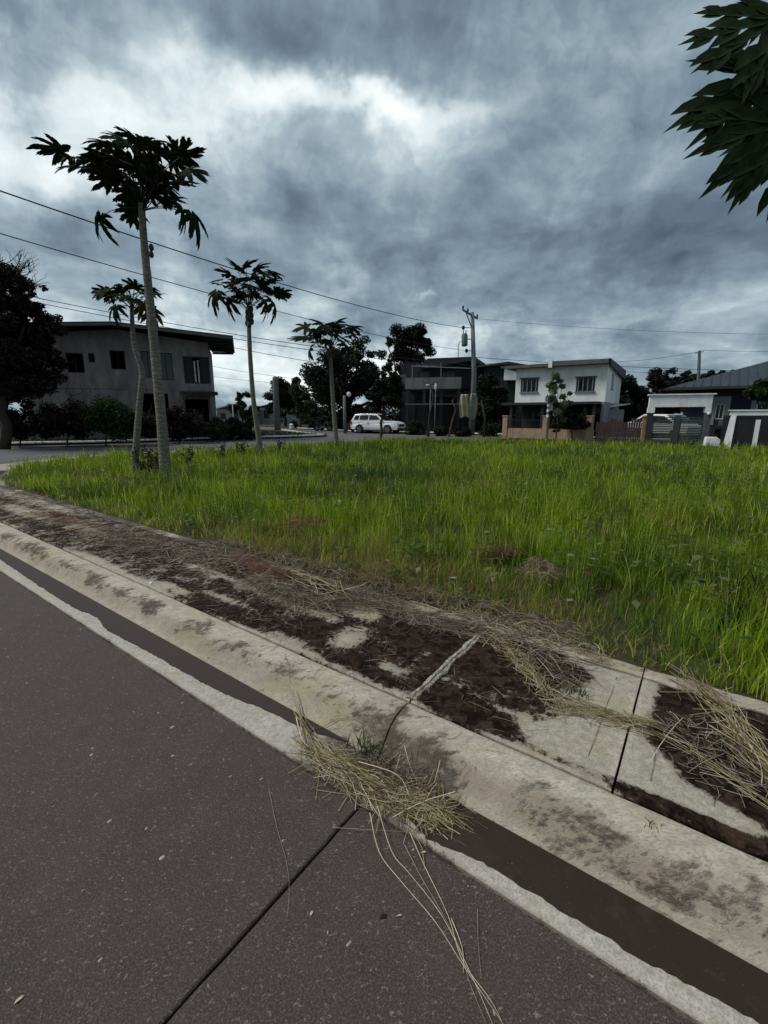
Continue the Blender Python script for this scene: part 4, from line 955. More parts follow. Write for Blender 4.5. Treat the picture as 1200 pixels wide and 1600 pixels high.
# verge across the cross street, with kerb
vg = [gp(u, v, 0) for u, v in [(-120,698),(0,696.5),(150,693.5),(300,688.5),(400,685.5),(470,683.5),(495,682.6)]]
vg = [(p.x, p.y) for p in vg]; tipc = vg[-1]
back = [(tipc[0]+.55, tipc[1]+.8), (tipc[0]+.5, tipc[1]+1.9), (tipc[0]-.6, tipc[1]+3.4), (tipc[0]-6, tipc[1]+15), (tipc[0]-60, tipc[1]+15), (-60, 22)]
verge = vg + back
flat('verge', verge, .09, MVERGE, thick=.3)
def kerbline(name, pts, parent_kind, w=.32, h=.13, seg=3.0):
    root = thing(name, None, None); root['kind'] = 'structure'
    # resample into separate kerb stones
    P_ = [Vector((p[0], p[1])) for p in pts]; out = []
    for a, b in zip(P_[:-1], P_[1:]):
        L = (b-a).length; k = max(1, int(L/seg))
        for i in range(k): out.append((a+(b-a)*i/k, a+(b-a)*(i+1)/k))
    for a, b in out:
        d = (b-a).normalized(); n = Vector((-d.y, d.x)); a2 = a + d*.01; b2 = b - d*.01
        pr = [(0, -.1), (0, -.03), (.04, .02), (.12, h-.02), (.18, h), (w, h), (w, -.1)]
        vs = [(a2.x+n.x*x, a2.y+n.y*x, z) for x, z in pr] + [(b2.x+n.x*x, b2.y+n.y*x, z) for x, z in pr]; k = len(pr)
        MB().add(vs, [tuple(range(k)), tuple(range(2*k-1, k-1, -1))] + [(i, i+k, (i+1) % k + k, (i+1) % k) for i in range(k)]).build('kerb_stone', MFARKERB, root)
    return root
kerbline('far_kerb', vg + back[:4], 'structure', .5, .17)
k2 = [gp(u, v, 0) for u, v in [(452,669.5),(500,671.5),(560,675.5)]]; k2 = [(p.x, p.y) for p in k2] + [(3, 40.5), (9, 36.0), (19, 25.5), (30, 13)]
kerbline('street_kerb', k2, 'structure', .5)
flat('house_plots', k2 + [(60, 20), (60, 110), (-40, 110)], .07, MVERGE, thick=.3)
# short scrub on the verge and plots: ground cover
def scrub(name, label, poly, n, h, cols, seed, w=.05):
    rg = np.random.default_rng(seed); pl = np.array(poly); x0, y0 = pl.min(0); x1, y1 = pl.max(0)
    X = rg.uniform(x0, x1, n); Y = rg.uniform(y0, y1, n); k = in_poly(X, Y, poly) & (np.abs(X) < Y * 1.0); X, Y = X[k], Y[k]; n = len(X)
    T = np.array(cols)[rg.integers(0, len(cols), n)] * rg.uniform(.6, 1.3, (n, 1))
    V, F, C = blades(X, Y, np.full(n, .06), h * rg.uniform(.4, 1.2, n), w * rg.uniform(.6, 1.4, n), np.clip(rg.normal(.5, .3, n), .1, 1.2), rg.random(n)*6.28, T, 2)
    tag(link(name, np_mesh(name, V, F, C, MGRASS)), label, 'grass', kind='stuff')
scrub('verge_grass', 'sparse brownish ground cover on the verge before the grey house', [(-30, 20), *vg, *back[:3], (-12, 44), (-40, 44)], 26000, .22, [(.045,.04,.022),(.03,.035,.012),(.05,.03,.025)], 5)
scrub('verge_grass', 'dull weeds along the kerb of the houses across the lot', k2[2:] + [(32, 15), (22, 28), (10, 41), (0, 50), (-6, 52)], 9000, .30, [(.03,.04,.012),(.045,.04,.02)], 6, .06)

# ================================================================ houses
MCONC = plain('bare_grey_render', (.29, .265, .25), 0.9, 0.3, 1.2, 0.3, 20, dirt=(.085, .075, .07), dirt_amt=.8, dscale=1.6, stretch=(1, 1, .35))
MCONC2 = plain('parapet_concrete', (.22, .21, .20), 0.9, 0.2, 1.0, 0.2, 20, dirt=(.06, .055, .05), dirt_amt=.7, dscale=1.1, stretch=(1, 1, .3))
MWHITE = plain('white_painted_render', (.86, .86, .82), 0.8, 0.05, 1.0, 0.1, 20, dirt=(.45, .44, .40), dirt_amt=.5, dscale=1.3, stretch=(1, 1, .3))
MWHITE2 = plain('white_gate_paint', (.80, .80, .80), 0.7, 0.05, 1.0, 0.0, dirt=(.3, .3, .3), dirt_amt=.45, dscale=2.2, stretch=(1, 1, .4))
MROOFDK = plain('dark_roofing', (.028, .034, .038), 0.6, 0.25, 1.0)
MROOFBL = plain('blue_grey_roofing', (.034, .045, .056), 0.55, 0.2, 1.5, stretch=(3, .4, 1))
MROOFGR = plain('dark_green_roofing', (.02, .045, .035), 0.6, 0.2, 1.0)
MFASCIA = plain('grey_fascia', (.10, .105, .10), 0.8, 0.2, 2)
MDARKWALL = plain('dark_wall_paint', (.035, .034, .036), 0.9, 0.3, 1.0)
MBLUEWALL = plain('navy_wall_paint', (.02, .021, .035), 0.85, 0.2, 1.0)
MGREYWALL = plain('pale_grey_wall_paint', (.26, .265, .27), 0.85, 0.1, 1.0, dirt=(.12, .12, .12), dirt_amt=.5)
MPINK = plain('pink_tan_render', (.42, .28, .20), 0.9, 0.15, 2.0, 0.2, 30, dirt=(.14, .11, .08), dirt_amt=.7, dscale=2.5, stretch=(1, 1, .4))
MORANGE = plain('orange_tan_post', (.40, .22, .12), 0.9, 0.15, 2.0, dirt=(.15, .09, .06), dirt_amt=.6, dscale=2.5)
MGATE = plain('grey_green_gate_paint', (.05, .062, .056), 0.55, 0.2, 2.0, dirt=(.05, .05, .045), dirt_amt=.5)
MIRON = plain('black_iron', (.02, .02, .02), 0.6, 0.2, 5)
MWOOD = plain('weathered_dark_boards', (.045, .03, .028), 0.9, 0.35, 2.0, stretch=(4, 4, .5))
MCURT = plain('pale_curtain', (.5, .5, .47), 0.9, 0.1, 3)
MSTEEL = plain('galvanised_steel', (.34, .35, .36), 0.5, 0.15, 5, metallic=.5)
MPOLE = plain('concrete_pole', (.17, .18, .185), 0.85, 0.2, 1.5, dirt=(.08, .08, .075), dirt_amt=.6)

class House:
    """local frame: x along the front (to the right), y away from the viewer, z up"""
    def __init__(s, name, label, u0, Y0, u1, Y1, cat='house', z=.07):
        s.A = pg(u0, Y0, z); B = pg(u1, Y1, z); s.w = (B - s.A).length; s.rz = math.atan2(B.y - s.A.y, B.x - s.A.x)
        s.root = thing(name, label, cat, s.A, s.rz)
        s.X = Vector((math.cos(s.rz), math.sin(s.rz), 0)); s.Yv = Vector((-s.X.y, s.X.x, 0))
    def px(s, u, v, y=0.0):                # local (x, z) seen at a photo pixel on the plane local y
        d = ray(u, v); o = Vector((0, 0, EYE)); p0 = s.A + s.Yv * y
        t = (p0 - o).dot(s.Yv) / d.dot(s.Yv); q = o + d * t - s.A
        return q.dot(s.X), q.z
    def wall(s, x0, x1, z0, z1, y, mat, holes=(), th=.18, name='wall', parent=None, axis='x'):
        xs = sorted({x0, x1, *[h[0] for h in holes], *[h[1] for h in holes]}); zs = sorted({z0, z1, *[h[2] for h in holes], *[h[3] for h in holes]})
        solid = lambda i, j: 0 <= i < len(xs)-1 and 0 <= j < len(zs)-1 and not any(h[0] <= (xs[i]+xs[i+1])/2 <= h[1] and h[2] <= (zs[j]+zs[j+1])/2 <= h[3] for h in holes)
        m = MB(); P3 = (lambda x, yy, z: (x, yy, z)) if axis == 'x' else (lambda x, yy, z: (yy, x, z))
        for i in range(len(xs)-1):
            for j in range(len(zs)-1):
                if not solid(i, j): continue
                a, b, c, d = xs[i], xs[i+1], zs[j], zs[j+1]
                m.add([P3(a,y,c),P3(b,y,c),P3(b,y,d),P3(a,y,d)], [(0,1,2,3)]); m.add([P3(a,y+th,c),P3(b,y+th,c),P3(b,y+th,d),P3(a,y+th,d)], [(3,2,1,0)])
                if not solid(i-1, j): m.add([P3(a,y,c),P3(a,y,d),P3(a,y+th,d),P3(a,y+th,c)], [(0,1,2,3)])
                if not solid(i+1, j): m.add([P3(b,y,c),P3(b,y+th,c),P3(b,y+th,d),P3(b,y,d)], [(0,1,2,3)])
                if not solid(i, j-1): m.add([P3(a,y,c),P3(a,y+th,c),P3(b,y+th,c),P3(b,y,c)], [(0,1,2,3)])
                if not solid(i, j+1): m.add([P3(a,y,d),P3(b,y,d),P3(b,y+th,d),P3(a,y+th,d)], [(0,1,2,3)])
        return m.build(name, mat, parent or s.root)
    def window(s, h, y, mframe, bars=0, glass=True, fw=.05, label=None, rails=0, th=.18):
        x0, x1, z0, z1 = h; w = MB()
        w.box(x0, x0+fw, y+.04, y+.10, z0, z1).box(x1-fw, x1, y+.04, y+.10, z0, z1).box(x0+fw, x1-fw, y+.04, y+.10, z0, z0+fw).box(x0+fw, x1-fw, y+.04, y+.10, z1-fw, z1)
        o = w.build('window', mframe, s.root)
        if label: o['label'] = label
        if glass: MB().box(x0+fw, x1-fw, y+.065, y+.075, z0+fw, z1-fw).build('pane', MGLASS, o)
        for i in range(bars):
            x = x0 + fw + (x1-x0-2*fw)*(i+1)/(bars+1); MB().box(x-.02, x+.02, y+.03, y+.055, z0+fw, z1-fw).build('bar', mframe, o)
        return o
    def box(s, name, mat, x0, x1, y0, y1, z0, z1, parent=None, bevel=0): return MB().box(x0, x1, y0, y1, z0, z1).build(name, mat, parent or s.root, bevel=bevel)

# --- unfinished grey two storey house at left
h = House('unfinished_house', 'unfinished grey concrete two storey house under a low dark gable roof', 52, 26.5, 334, 29.5)
W1 = h.w; rx, rzz = h.px(183, 511); ex, ez = h.px(334, 533)
lx = 0.0; lz = rzz - (rzz-ez) * (rx - lx) / (ex - rx)
def hh(u0, v0, u1, v1):
    a, c = h.px(u0, v1); b, d = h.px(u1, v0); return (a, b, c, d)
H1 = [hh(106,552,129,582), hh(174,548,194,577), hh(224,549,239,590), hh(250,552,268,594), hh(289,558,326,599)]
hs = hh(139,552,147,566); hd = hh(293,624,329,676); hd = (hd[0], hd[1], 0.05, hd[3]); hd2 = hh(225,615,262,672); hd2 = (hd2[0], hd2[1], 0.05, hd2[3])
zt = min(lz, ez) - .12
h.wall(0, W1, 0, zt, 0, MCONC, H1 + [hs, hd, hd2])
# gable triangle
for y_ in (.004, 5.42): MB().prism([(0, zt), (W1, zt), (W1, ez-.12), (rx, rzz-.12), (0, lz-.12)], y_, y_+.16).build('gable', MCONC, h.root)
h.wall(0.0, 5.6, 0, zt, 0, MCONC, (), axis='y', name='side_wall'); o = h.wall(.18, 5.6, 0, zt, W1-.18, MCONC, (), axis='y', name='side_wall'); h.wall(0, W1, 0, zt, 5.4, MCONC, (), name='back_wall')
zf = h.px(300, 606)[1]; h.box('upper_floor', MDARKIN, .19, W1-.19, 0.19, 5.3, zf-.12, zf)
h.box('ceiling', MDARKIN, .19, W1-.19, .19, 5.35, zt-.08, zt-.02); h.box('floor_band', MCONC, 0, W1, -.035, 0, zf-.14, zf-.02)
def roofslab(hx, pts, th, y0, y1, mat, name='roof', parent=None):
    top = [(x, z + th) for x, z in pts]; return MB().prism(list(pts) + top[::-1], y0, y1).build(name, mat, parent or hx.root)
ovx, ovz = h.px(364, 527, -1.2); sl_ = (rzz - ovz) / (ovx - rx)
for a, b in (((rx - (ovx-rx)*1.05, rzz - sl_*(ovx-rx)*1.05), (rx, rzz)), ((rx, rzz), (ovx, ovz))):
    r_ = roofslab(h, [a, b], .10, -1.2, 6.2, MROOFDK)
    roofslab(h, [(a[0], a[1]-.12), (b[0], b[1]-.12)], .14, -1.26, -1.203, MFASCIA, 'fascia', r_)
for i in range(5):                                                       # rafters under the overhang
    x = W1 + .05; y = .3 + i * 1.35
    MB().bar((x, y, ez - .02), (ovx - .1, y, ovz - .09), .07, .16).build('rafter', MIRON, h.root)
for a in range(2):
    x0_ = rx + (ovx - rx) * .5 * (a+.4)
for i, q in enumerate(H1):
    if i == 4:
        w_ = h.window(q, 0, MIRON, 2, False, .07, 'wide window with pale curtain strips')
        mid = (q[0]+q[1])/2
        MB().box(mid-.17, mid-.08, .12, .15, q[2]+.08, q[3]-.25).box(mid+.04, mid+.13, .12, .15, q[2]+.05, q[3]-.2).build('curtain', MCURT, w_)
        MB().box(q[0]+.05, mid-.22, .10, .13, q[2]+.05, q[3]-.05).box(mid+.2, q[1]-.05, .10, .13, q[2]+.05, q[3]-.05).build('shutter', MIRON, w_)
    else: h.window(q, 0, MIRON, 1, i > 1, .05)
h.window(hs, 0, MIRON, 0, True, .04, 'tiny vent window')
sx0, sz0 = h.px(282, 616, -.8); sx1, _ = h.px(340, 616, -.8)
h.box('door_canopy', MCONC2, sx0, sx1, -.9, 0, sz0, sz0+.16); h.box('canopy_lip', MIRON, sx0, sx1, -.94, -.903, sz0-.05, sz0+.18)
x_, _ = h.px(335, 660, -.8); h.box('porch_column', MCONC2, x_-.15, x_+.15, -.85, -.55, 0, sz0)
for u in (135, 205, 275):                                               # cast columns proud of the wall
    x, _ = h.px(u, 600); h.box('pilaster', MCONC, x-.14, x+.14, -.03, 0, 0, zf-.145)
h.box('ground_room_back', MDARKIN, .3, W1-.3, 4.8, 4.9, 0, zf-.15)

# --- middle house with the parapet balcony
b = House('balcony_house', 'dark two storey house with grey parapet balcony and brown roof', 618, 43, 752, 41.5)
def q_(hx, u, v, y=0): return hx.px(u, v, y)
x0, z0 = b.px(633, 608); x1, z1 = b.px(721, 589)
b.box('parapet', MCONC2, x0, x1, 0, .2, z0, z1); b.box('balcony_slab', MCONC2, x0+.05, x1-.05, .2, 3.0, z0-.02, z0+.12)
xa, za = b.px(618, 600); b.box('side_parapet', MFASCIA, xa, x0-.01, .4, .6, za, b.px(618, 585)[1])
W2, zw = b.px(752, 572, 3)
ht, _ = b.px(700, 560, 3)
d1 = (x0+.9, x0+2.0, z0+.14, z1+.9); d2 = (x0+3.2, x0+4.5, z0+.5, z1+.8)
b.wall(xa, W2, z0+.12, b.px(720, 566, 3)[1], 3, MDARKWALL, [d1, d2]); b.window(d2, 3, MIRON, 2)
b.window(d1, 3, MIRON, 1, True, .06, 'balcony door')
g1 = (x0+.6, x0+2.6, .1, z0-.7); g2 = (x0+3.6, x0+4.6, .1, z0-.6); 
b.wall(xa, W2, 0, z0-.02, 3, MDARKWALL, [g1, g2], name='ground_wall'); b.box('garage_door', MIRON, g1[0], g1[1], 3.1, 3.15, .1, g1[3])
for i in range(4):
    x = x0 + .2 + i * (x1-x0-.4)/3; b.box('column', MDARKWALL, x-.13, x+.13, .1, .36, 0, z0-.02)
b.wall(3, 9, 0, zw-.3, W2-.18, MDARKWALL, axis='y', name='side_wall'); b.wall(3, 9, 0, zw-.3, xa, MDARKWALL, axis='y', name='side_wall')
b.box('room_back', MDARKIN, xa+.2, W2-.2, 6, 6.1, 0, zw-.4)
# roof: ridge towards the right, falling to the left front
r0 = b.px(655, 572, 1.5); r1 = b.px(742, 557, 1.5); r2 = b.px(770, 577, 1.5)
MB().prism([(r0[0], r0[1]-.12), (b.px(668,562,1.5)[0], b.px(668,560,1.5)[1]), (r1[0], r1[1]), (r2[0], r2[1]), (r2[0]-.3, r2[1]-.12), (r1[0]-.2, r1[1]-.35), (r0[0]+.5, r0[1]-.18)], 1.5, 9.5).build('roof', MROOFDK, b.root)
# steel awning frame on the balcony
t0 = b.px(644, 572, .1); t1 = b.px(745, 575, .1)
fr = MB().bar((t0[0], .1, t0[1]), (t1[0], .1, t1[1]-.05), .06).build('awning_rail', MSTEEL, b.root)
for u, v0, v1 in ((644,570,590),(667,570,575),(689,566,590),(742,572,590)):
    a = b.px(u, v0, .1); c = b.px(u, v1, .1); MB().bar((a[0], .13, a[1]), (c[0], .13, c[1]), .05).build('awning_post', MSTEEL, b.root)
for u in (650, 662, 672): 
    a = b.px(u, 570, .1); c = b.px(u+16, 576, .1); MB().bar((a[0], .16, a[1]), (c[0], 1.2, c[1]+.3), .035).build('awning_rafter', MSTEEL, b.root)
for i in range(16):
    x = x0 + 2.4 + i * (x1-x0-2.6)/16; z_ = z0 - .05
    MB().box(x-.015, x+.015, .05, .08, z_-.62, z_).build('baluster', MIRON, b.root)
MB().box(x0+2.3, x1-.1, .04, .09, z0-.70, z0-.62).build('lower_rail', MIRON, b.root)
cr = MB().box(x0+.1, x1+.6, -.6, .0, z0-1.45, z0-1.33).build('carport_beam', MFASCIA, b.root)

# --- house behind with the green roof and white side box
g = House('green_roofed_house', 'small green roofed house squeezed behind the white house', 752, 43, 812, 42)
za = g.px(760, 572)[1]; zb = g.px(795, 566)[1]; xr, zr = g.px(830, 572)
MB().prism([(-.6, za), (g.px(795, 566)[0], zb), (xr, zr), (xr, zr-.15), (g.px(795,566)[0], zb-.2), (-.6, za-.15)], -.6, 6).build('roof', MROOFGR, g.root)
wd = (1.0, 2.2, za-2.2, za-.9)
g.wall(0, g.w+.8, 0, za-.1, 0, plain('dark_green_wall', (.02, .04, .032), .9, .2), [wd]); g.window(wd, 0, MIRON, 2)
g.wall(.18, 6, 0, za-.1, 0, MDARKWALL, axis='y', name='side_wall'); g.wall(.18, 6, 0, za-.1, g.w+.62, MDARKWALL, axis='y', name='side_wall')
xw0, zw0 = g.px(787, 594, -.9); xw1, zw1 = g.px(808, 575, -.9)
g.box('bay', MWHITE, xw0, xw1, -.9, -.01, zw0, zw1); g.box('bay_roof', MFASCIA, xw0-.3, xw1, -1.1, -.01, zw1+.003, zw1+.16)

# --- white house
w = House('white_house', 'white two storey house with two barred windows and dark porch', 801, 34.0, 939, 30.6)
zt0 = w.px(803, 577)[1]; zb0 = w.px(870, 629)[1]; Wd_ = w.w
def wh(u0, v0, u1, v1):
    a, c = w.px(u0, v1); b_, d = w.px(u1, v0); return (a, b_, c, d)
wa = wh(813,591,842,613); wb = wh(899,589,931,612)
w.wall(0, Wd_, zb0, zt0, 0, MWHITE, [wa, wb])
wsd = (2.2, 3.4, zb0+.9, zb0+2.0)
w.wall(.18, 7.5, zb0, zt0, Wd_-.18, MWHITE, [wsd], axis='y', name='side_wall'); w.wall(.18, 7.5, zb0, zt0, 0, MWHITE, axis='y', name='side_wall')
w.box('back_wall', MWHITE, 0, Wd_, 7.503, 7.6, 0, zt0)
w.box('side_window_frame', MIRON, Wd_-.19, Wd_+.02, 2.2, 3.4, zb0+.9, zb0+.96)
for q in (wa, wb):
    ww = w.window(q, 0, MFASCIA, 0, True, .06)
    n_ = 4
    for i in range(n_):
        x = q[0] + (q[1]-q[0])*(i+.5)/n_
        MB().box(x-.03, x+.03, -.03, .02, q[2]+.02, q[3]-.02).build('bar', MGREYWALL, ww)
    MB().box(q[0]-.05, q[1]+.05, -.10, -.003, q[2]-.08, q[2]-.003).build('sill', MGREYWALL, ww)
    MB().box(q[0]-.08, q[1]+.08, -.14, -.003, q[3]+.003, q[3]+.07).build('hood', MFASCIA, ww)
# roof: flat overhanging planes in two pieces with a higher right half and a slanting right fascia
xl, _ = w.px(790, 575, -.5); xm, _ = w.px(866, 575, -.5); xr_, _ = w.px(951, 572, -.5)
zl = w.px(790, 575, -.5)[1]; 
w.box('roof', MFASCIA, xl, xm-.1, -.6, 7.9, zt0+.003, zt0+.20)
rf2 = MB().prism([(xm-.09, zt0+.003), (xr_, zt0+.003), (xr_, zt0+.26), (xm-.09, zt0+.32)], -.7, 7.9).build('roof', MFASCIA, w.root)
sx = w.px(951, 572, -.5)[0]
MB().prism([(-.7, zt0+.27), (8.2, zt0+.2), (8.2, zt0-.5), (-.2, zt0-.1)], xr_+.003, xr_+.12, axis='x').build('fascia', MROOFDK, w.root)
MB().box(xm-.35, xm-.1, -.75, -.62, zt0-.1, zt0+.42).build('downpipe_head', MWHITE, w.root); MB().box(xm-.26, xm-.18, -.1, -.02, zb0, zt0).build('downpipe', MWHITE, w.root)
# porch canopy and dark ground floor
w.box('porch_canopy', MROOFDK, -.5, Wd_-.2, -1.5, 2.2, zb0-.16, zb0-.004)
gd = (2.6, 3.6, .05, 2.2); gw = (.7, 2.1, .9, 2.1); gw2 = (4.4, 6.0, .9, 2.1)
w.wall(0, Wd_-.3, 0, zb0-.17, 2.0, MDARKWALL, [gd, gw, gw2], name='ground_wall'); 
for q in (gw, gw2): w.window(q, 2.0, MIRON, 3)
w.box('door', MIRON, gd[0], gd[1], 2.05, 2.1, .05, 2.2)
w.wall(0, 7.4, 0, zb0-.003, Wd_-.175, MGREYWALL, axis='y', name='ground_side_wall', th=.16)
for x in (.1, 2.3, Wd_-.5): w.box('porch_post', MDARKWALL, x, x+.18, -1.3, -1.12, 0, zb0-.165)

# --- low pink wall in front of it, with posts and railing
f = House('garden_wall', 'low pink tan wall with three posts and iron rails before the white house', 787, 32.2, 926, 28.4, 'wall')
zt = f.px(856, 670)[1]
f.box('wall_base', MPINK, 0, f.w, 0, .15, -.1, zt)
for u in (790, 853, 922):
    x, z = f.px(u, 649)
    p_ = f.box('post', MPINK, x-.17, x+.17, -.06, .28, -.1, z-.08); f.box('post_cap', MPINK, x-.21, x+.21, -.10, .32, z-.077, z, p_)
n_ = 34
for i in range(n_):
    x = .25 + (f.w-.5)*i/(n_-1); MB().box(x-.012, x+.012, .06, .085, zt+.003, zt+.55).build('rail_bar', MIRON, f.root)
f.box('top_rail', MIRON, .1, f.w-.1, .05, .09, zt+.553, zt+.59)
# service pole with meters in front of it
s_ = pg(853, 28.2, .07)
sp = thing('service_pole', 'thin pole with white painted bands and meter boxes at the pink wall', 'pole', s_)
top = pd(853, 612, 28.2).z - .07; MB().tube([(0,0,-.1), (0,0,top)], [.07, .055], 10).build('shaft', MPOLE, sp)
for i in range(5):
    z = 1.35 + i*.33; MB().tube([(0,0,z), (0,0,z+.16)], [.078, .077], 10).build('band', MWHITE2, sp)
for z, sx_ in ((1.75, .15), (2.3, -.16), (2.6, .14)): MB().box(sx_-.08, sx_+.08, -.12, .0, z, z+.26).build('meter_box', MSTEEL, sp)

# --- dark board fence between
fb = House('board_fence', 'dark weathered board fence between pink post and orange post', 929, 28.2, 1002, 26.2, 'fence')
nb = 20; zf_ = fb.px(960, 655)[1]; rnd = random.Random(4)
for i in range(nb):
    x = fb.w*i/nb; MB().box(x+.01, x+fb.w/nb-.012, 0, .03, -.05, zf_ + rnd.uniform(-.25, .1)).build('board', MWOOD, fb.root)
fb.box('fence_rail', MWOOD, 0, fb.w, .032, .09, .5, .6); fb.box('fence_rail', MWOOD, 0, fb.w, .032, .09, zf_-.6, zf_-.5)
# small pale things behind the fence
ps = pg(952, 33, .07); sh = thing('shed', 'small pale sheet roofed shed glimpsed behind the board fence', 'shed', ps)
MB().box(-.9, .9, 0, 1.5, 0, 1.9).build('wall', MGREYWALL, sh); MB().prism([(-1.1, 1.91), (1.2, 2.25), (1.2, 2.31), (-1.1, 1.97)], -.2, 1.7).build('roof', MFARKERB, sh)
for i in range(7): MB().box(-1.1+i*.36, -1.04+i*.36, -.22, -.205, 1.98+i*.045, 2.06+i*.045).build('roof_rib', MFARKERB, sh)

# --- white gate portal with louvred gates
p = House('gate_portal', 'white gate portal with thick beam over two louvred grey green gate leaves', 1013, 25.2, 1115, 24.0, 'gate')
xL, zT = p.px(1018, 618); zB = p.px(1060, 636)[1]; xR, _ = p.px(1115, 618)
p.box('beam', MWHITE2, xL-.05, xR, 0, .45, zB, zT, bevel=.01); p.box('beam_cap', MWHITE2, xL-.13, xR+.12, -.08, .53, zT+.003, zT+.07)
zs_ = p.px(1060, 645)[1]
p.box('post_head', MWHITE2, xL-.08, xL+.25, 0, .42, zs_, zB-.003); p.box('post_head', MWHITE2, xR-.27, xR, 0, .42, zs_, zB-.003)
p.box('post', MDARKWALL, xL-.06, xL+.22, .02, .38, -.1, zs_-.003); pr_ = p.box('post', MFASCIA, xR-.24, xR+.05, .02, .38, -.1, zs_-.003)
MB().ball((xR-.1, -.03, 1.55), .08).build('wall_lamp', MWHITE2, pr_)
gx0, gx1 = xL+.24, xR-.26; gm = (gx0+gx1)/2; zg = p.px(1060, 652)[1]
for a, c in ((gx0, gm-.12), (gm+.12, gx1)):
    lf = MB().box(a, a+.05, .10, .16, .0, zg).box(c-.05, c, .10, .16, .0, zg).box(a+.053, c-.053, .10, .16, .0, .06).box(a+.053, c-.053, .10, .16, zg-.06, zg).build('gate_leaf', MGATE, p.root)
    for i in range(13):
        z = .09 + (zg-.18)*i/13; MB().add([(a+.055, .10, z), (c-.055, .10, z), (c-.055, .15, z+.075), (a+.055, .15, z+.075), (a+.055, .112, z), (c-.055, .112, z), (c-.055, .162, z+.075), (a+.055, .162, z+.075)], [(0,1,2,3),(7,6,5,4),(0,4,5,1),(3,2,6,7),(0,3,7,4),(1,5,6,2)]).build('slat', MGATE, lf)
p.box('gate_mullion', MGATE, gm-.117, gm+.117, .06, .2, 0, zg+.12)
# orange post by its left
op = thing('gate_post', 'orange tan square post at the left of the gate portal', 'post', pg(1005, 25.9, .07), p.rz)
zz = pd(1005, 652, 25.9).z - .07; MB().box(-.15, .15, -.15, .15, -.1, zz).build('shaft', MORANGE, op); MB().box(-.18, .18, -.18, .18, zz+.003, zz+.07).build('cap', MORANGE, op)
# white planter block by its right
bk = thing('planter', 'rough white block standing at the right foot of the gate portal', 'planter', pg(1111, 22.8, .10), p.rz)
zz = pd(1111, 683, 22.8).z - .1
MB().add([(-.32,-.2,-.1),(.34,-.2,-.1),(.34,.22,-.1),(-.32,.22,-.1),(-.28,-.18,zz),(.16,-.18,zz+.02),(.16,.2,zz),(-.28,.2,zz+.01),(.34,-.18,zz*.62),(.34,.2,zz*.62)],
   [(0,1,8,5,4),(1,2,9,8),(2,3,7,6,9),(3,0,4,7),(4,5,6,7),(5,8,9,6)]).build('block', MWHITE2, bk, bevel=.03)
# white car glimpsed through the portal
def simple_car_behind():
    c = thing('parked_car', 'white car roof glimpsed between the beam and the left gate leaf', 'car', pg(1036, 28.5, .07), math.radians(-70))
    MB().prism([(-2.1,.35),(2.1,.35),(2.15,.8),(1.3,1.0),(.6,1.5),(-.9,1.55),(-1.7,1.1),(-2.1,1.0)], -.85, .85).build('body', MWHITE2, c, bevel=.06)
    MB().prism([(.55,1.42),(-.8,1.46),(-1.5,1.08),(1.15,1.03)], -.862, .862).build('window', MGLASS, c)
    MB().prism([(1.33,1.02),(.63,1.48),(.66,1.5),(1.36,1.04)], -.7, .7).build('windscreen', MGLASS, c)
    for x in (-1.3, 1.3):
        for y in (-.86, .70): MB().tube([(x, y, .32), (x, y+.16, .32)], .32, 16).build('wheel', MIRON, c)
simple_car_behind()
# --- second, smaller portal at the right edge
e = House('small_gate_portal', 'lower white portal with slanting posts at the right edge', 1144, 21.5, 1235, 20.3, 'gate')
xL, zT = e.px(1143, 642); zB = e.px(1170, 649)[1]; xR, _ = e.px(1232, 642)
e.box('beam', MWHITE2, xL-.03, xR, 0, .5, zB, zT); e.box('beam_cap', MWHITE2, xL-.10, xR+.06, -.06, .56, zT+.003, zT+.05)
for k_, x in enumerate((xL+.02, xR-.24)):
    MB().add([(x-.14,-.12,-.1),(x+.16,-.12,-.1),(x+.16,.35,-.1),(x-.14,.35,-.1),(x,0,zB-.003),(x+.2,0,zB-.003),(x+.2,.3,zB-.003),(x,.3,zB-.003)], [(3,2,1,0),(4,5,6,7),(0,1,5,4),(1,2,6,5),(2,3,7,6),(3,0,4,7)]).build('post', MWHITE2, e.root)
x, z = e.px(1186, 656, -.5)
e.box('inner_post', MWHITE2, x-.08, x+.08, -.4, -.2, -.1, z)
xg, zg = e.px(1179, 658, .1); gx0 = xL + .26; gx1 = x - .1
lf = MB().box(gx0, gx0+.04, .12, .16, 0, zB-.1).box(gx1-.04, gx1, .12, .16, 0, zB-.1).box(gx0+.043, gx1-.043, .12, .16, zB-.15, zB-.1).build('gate_leaf', MIRON, e.root)
for i in range(7):
    xx = gx0 + .08 + (gx1-gx0-.16)*i/6; MB().box(xx-.012, xx+.012, .13, .15, 0, zB-.155).build('bar', MIRON, lf)
e.box('inner_room_wall', MDARKIN, xL-.2, xR+.3, 1.6, 1.7, 0, zB)

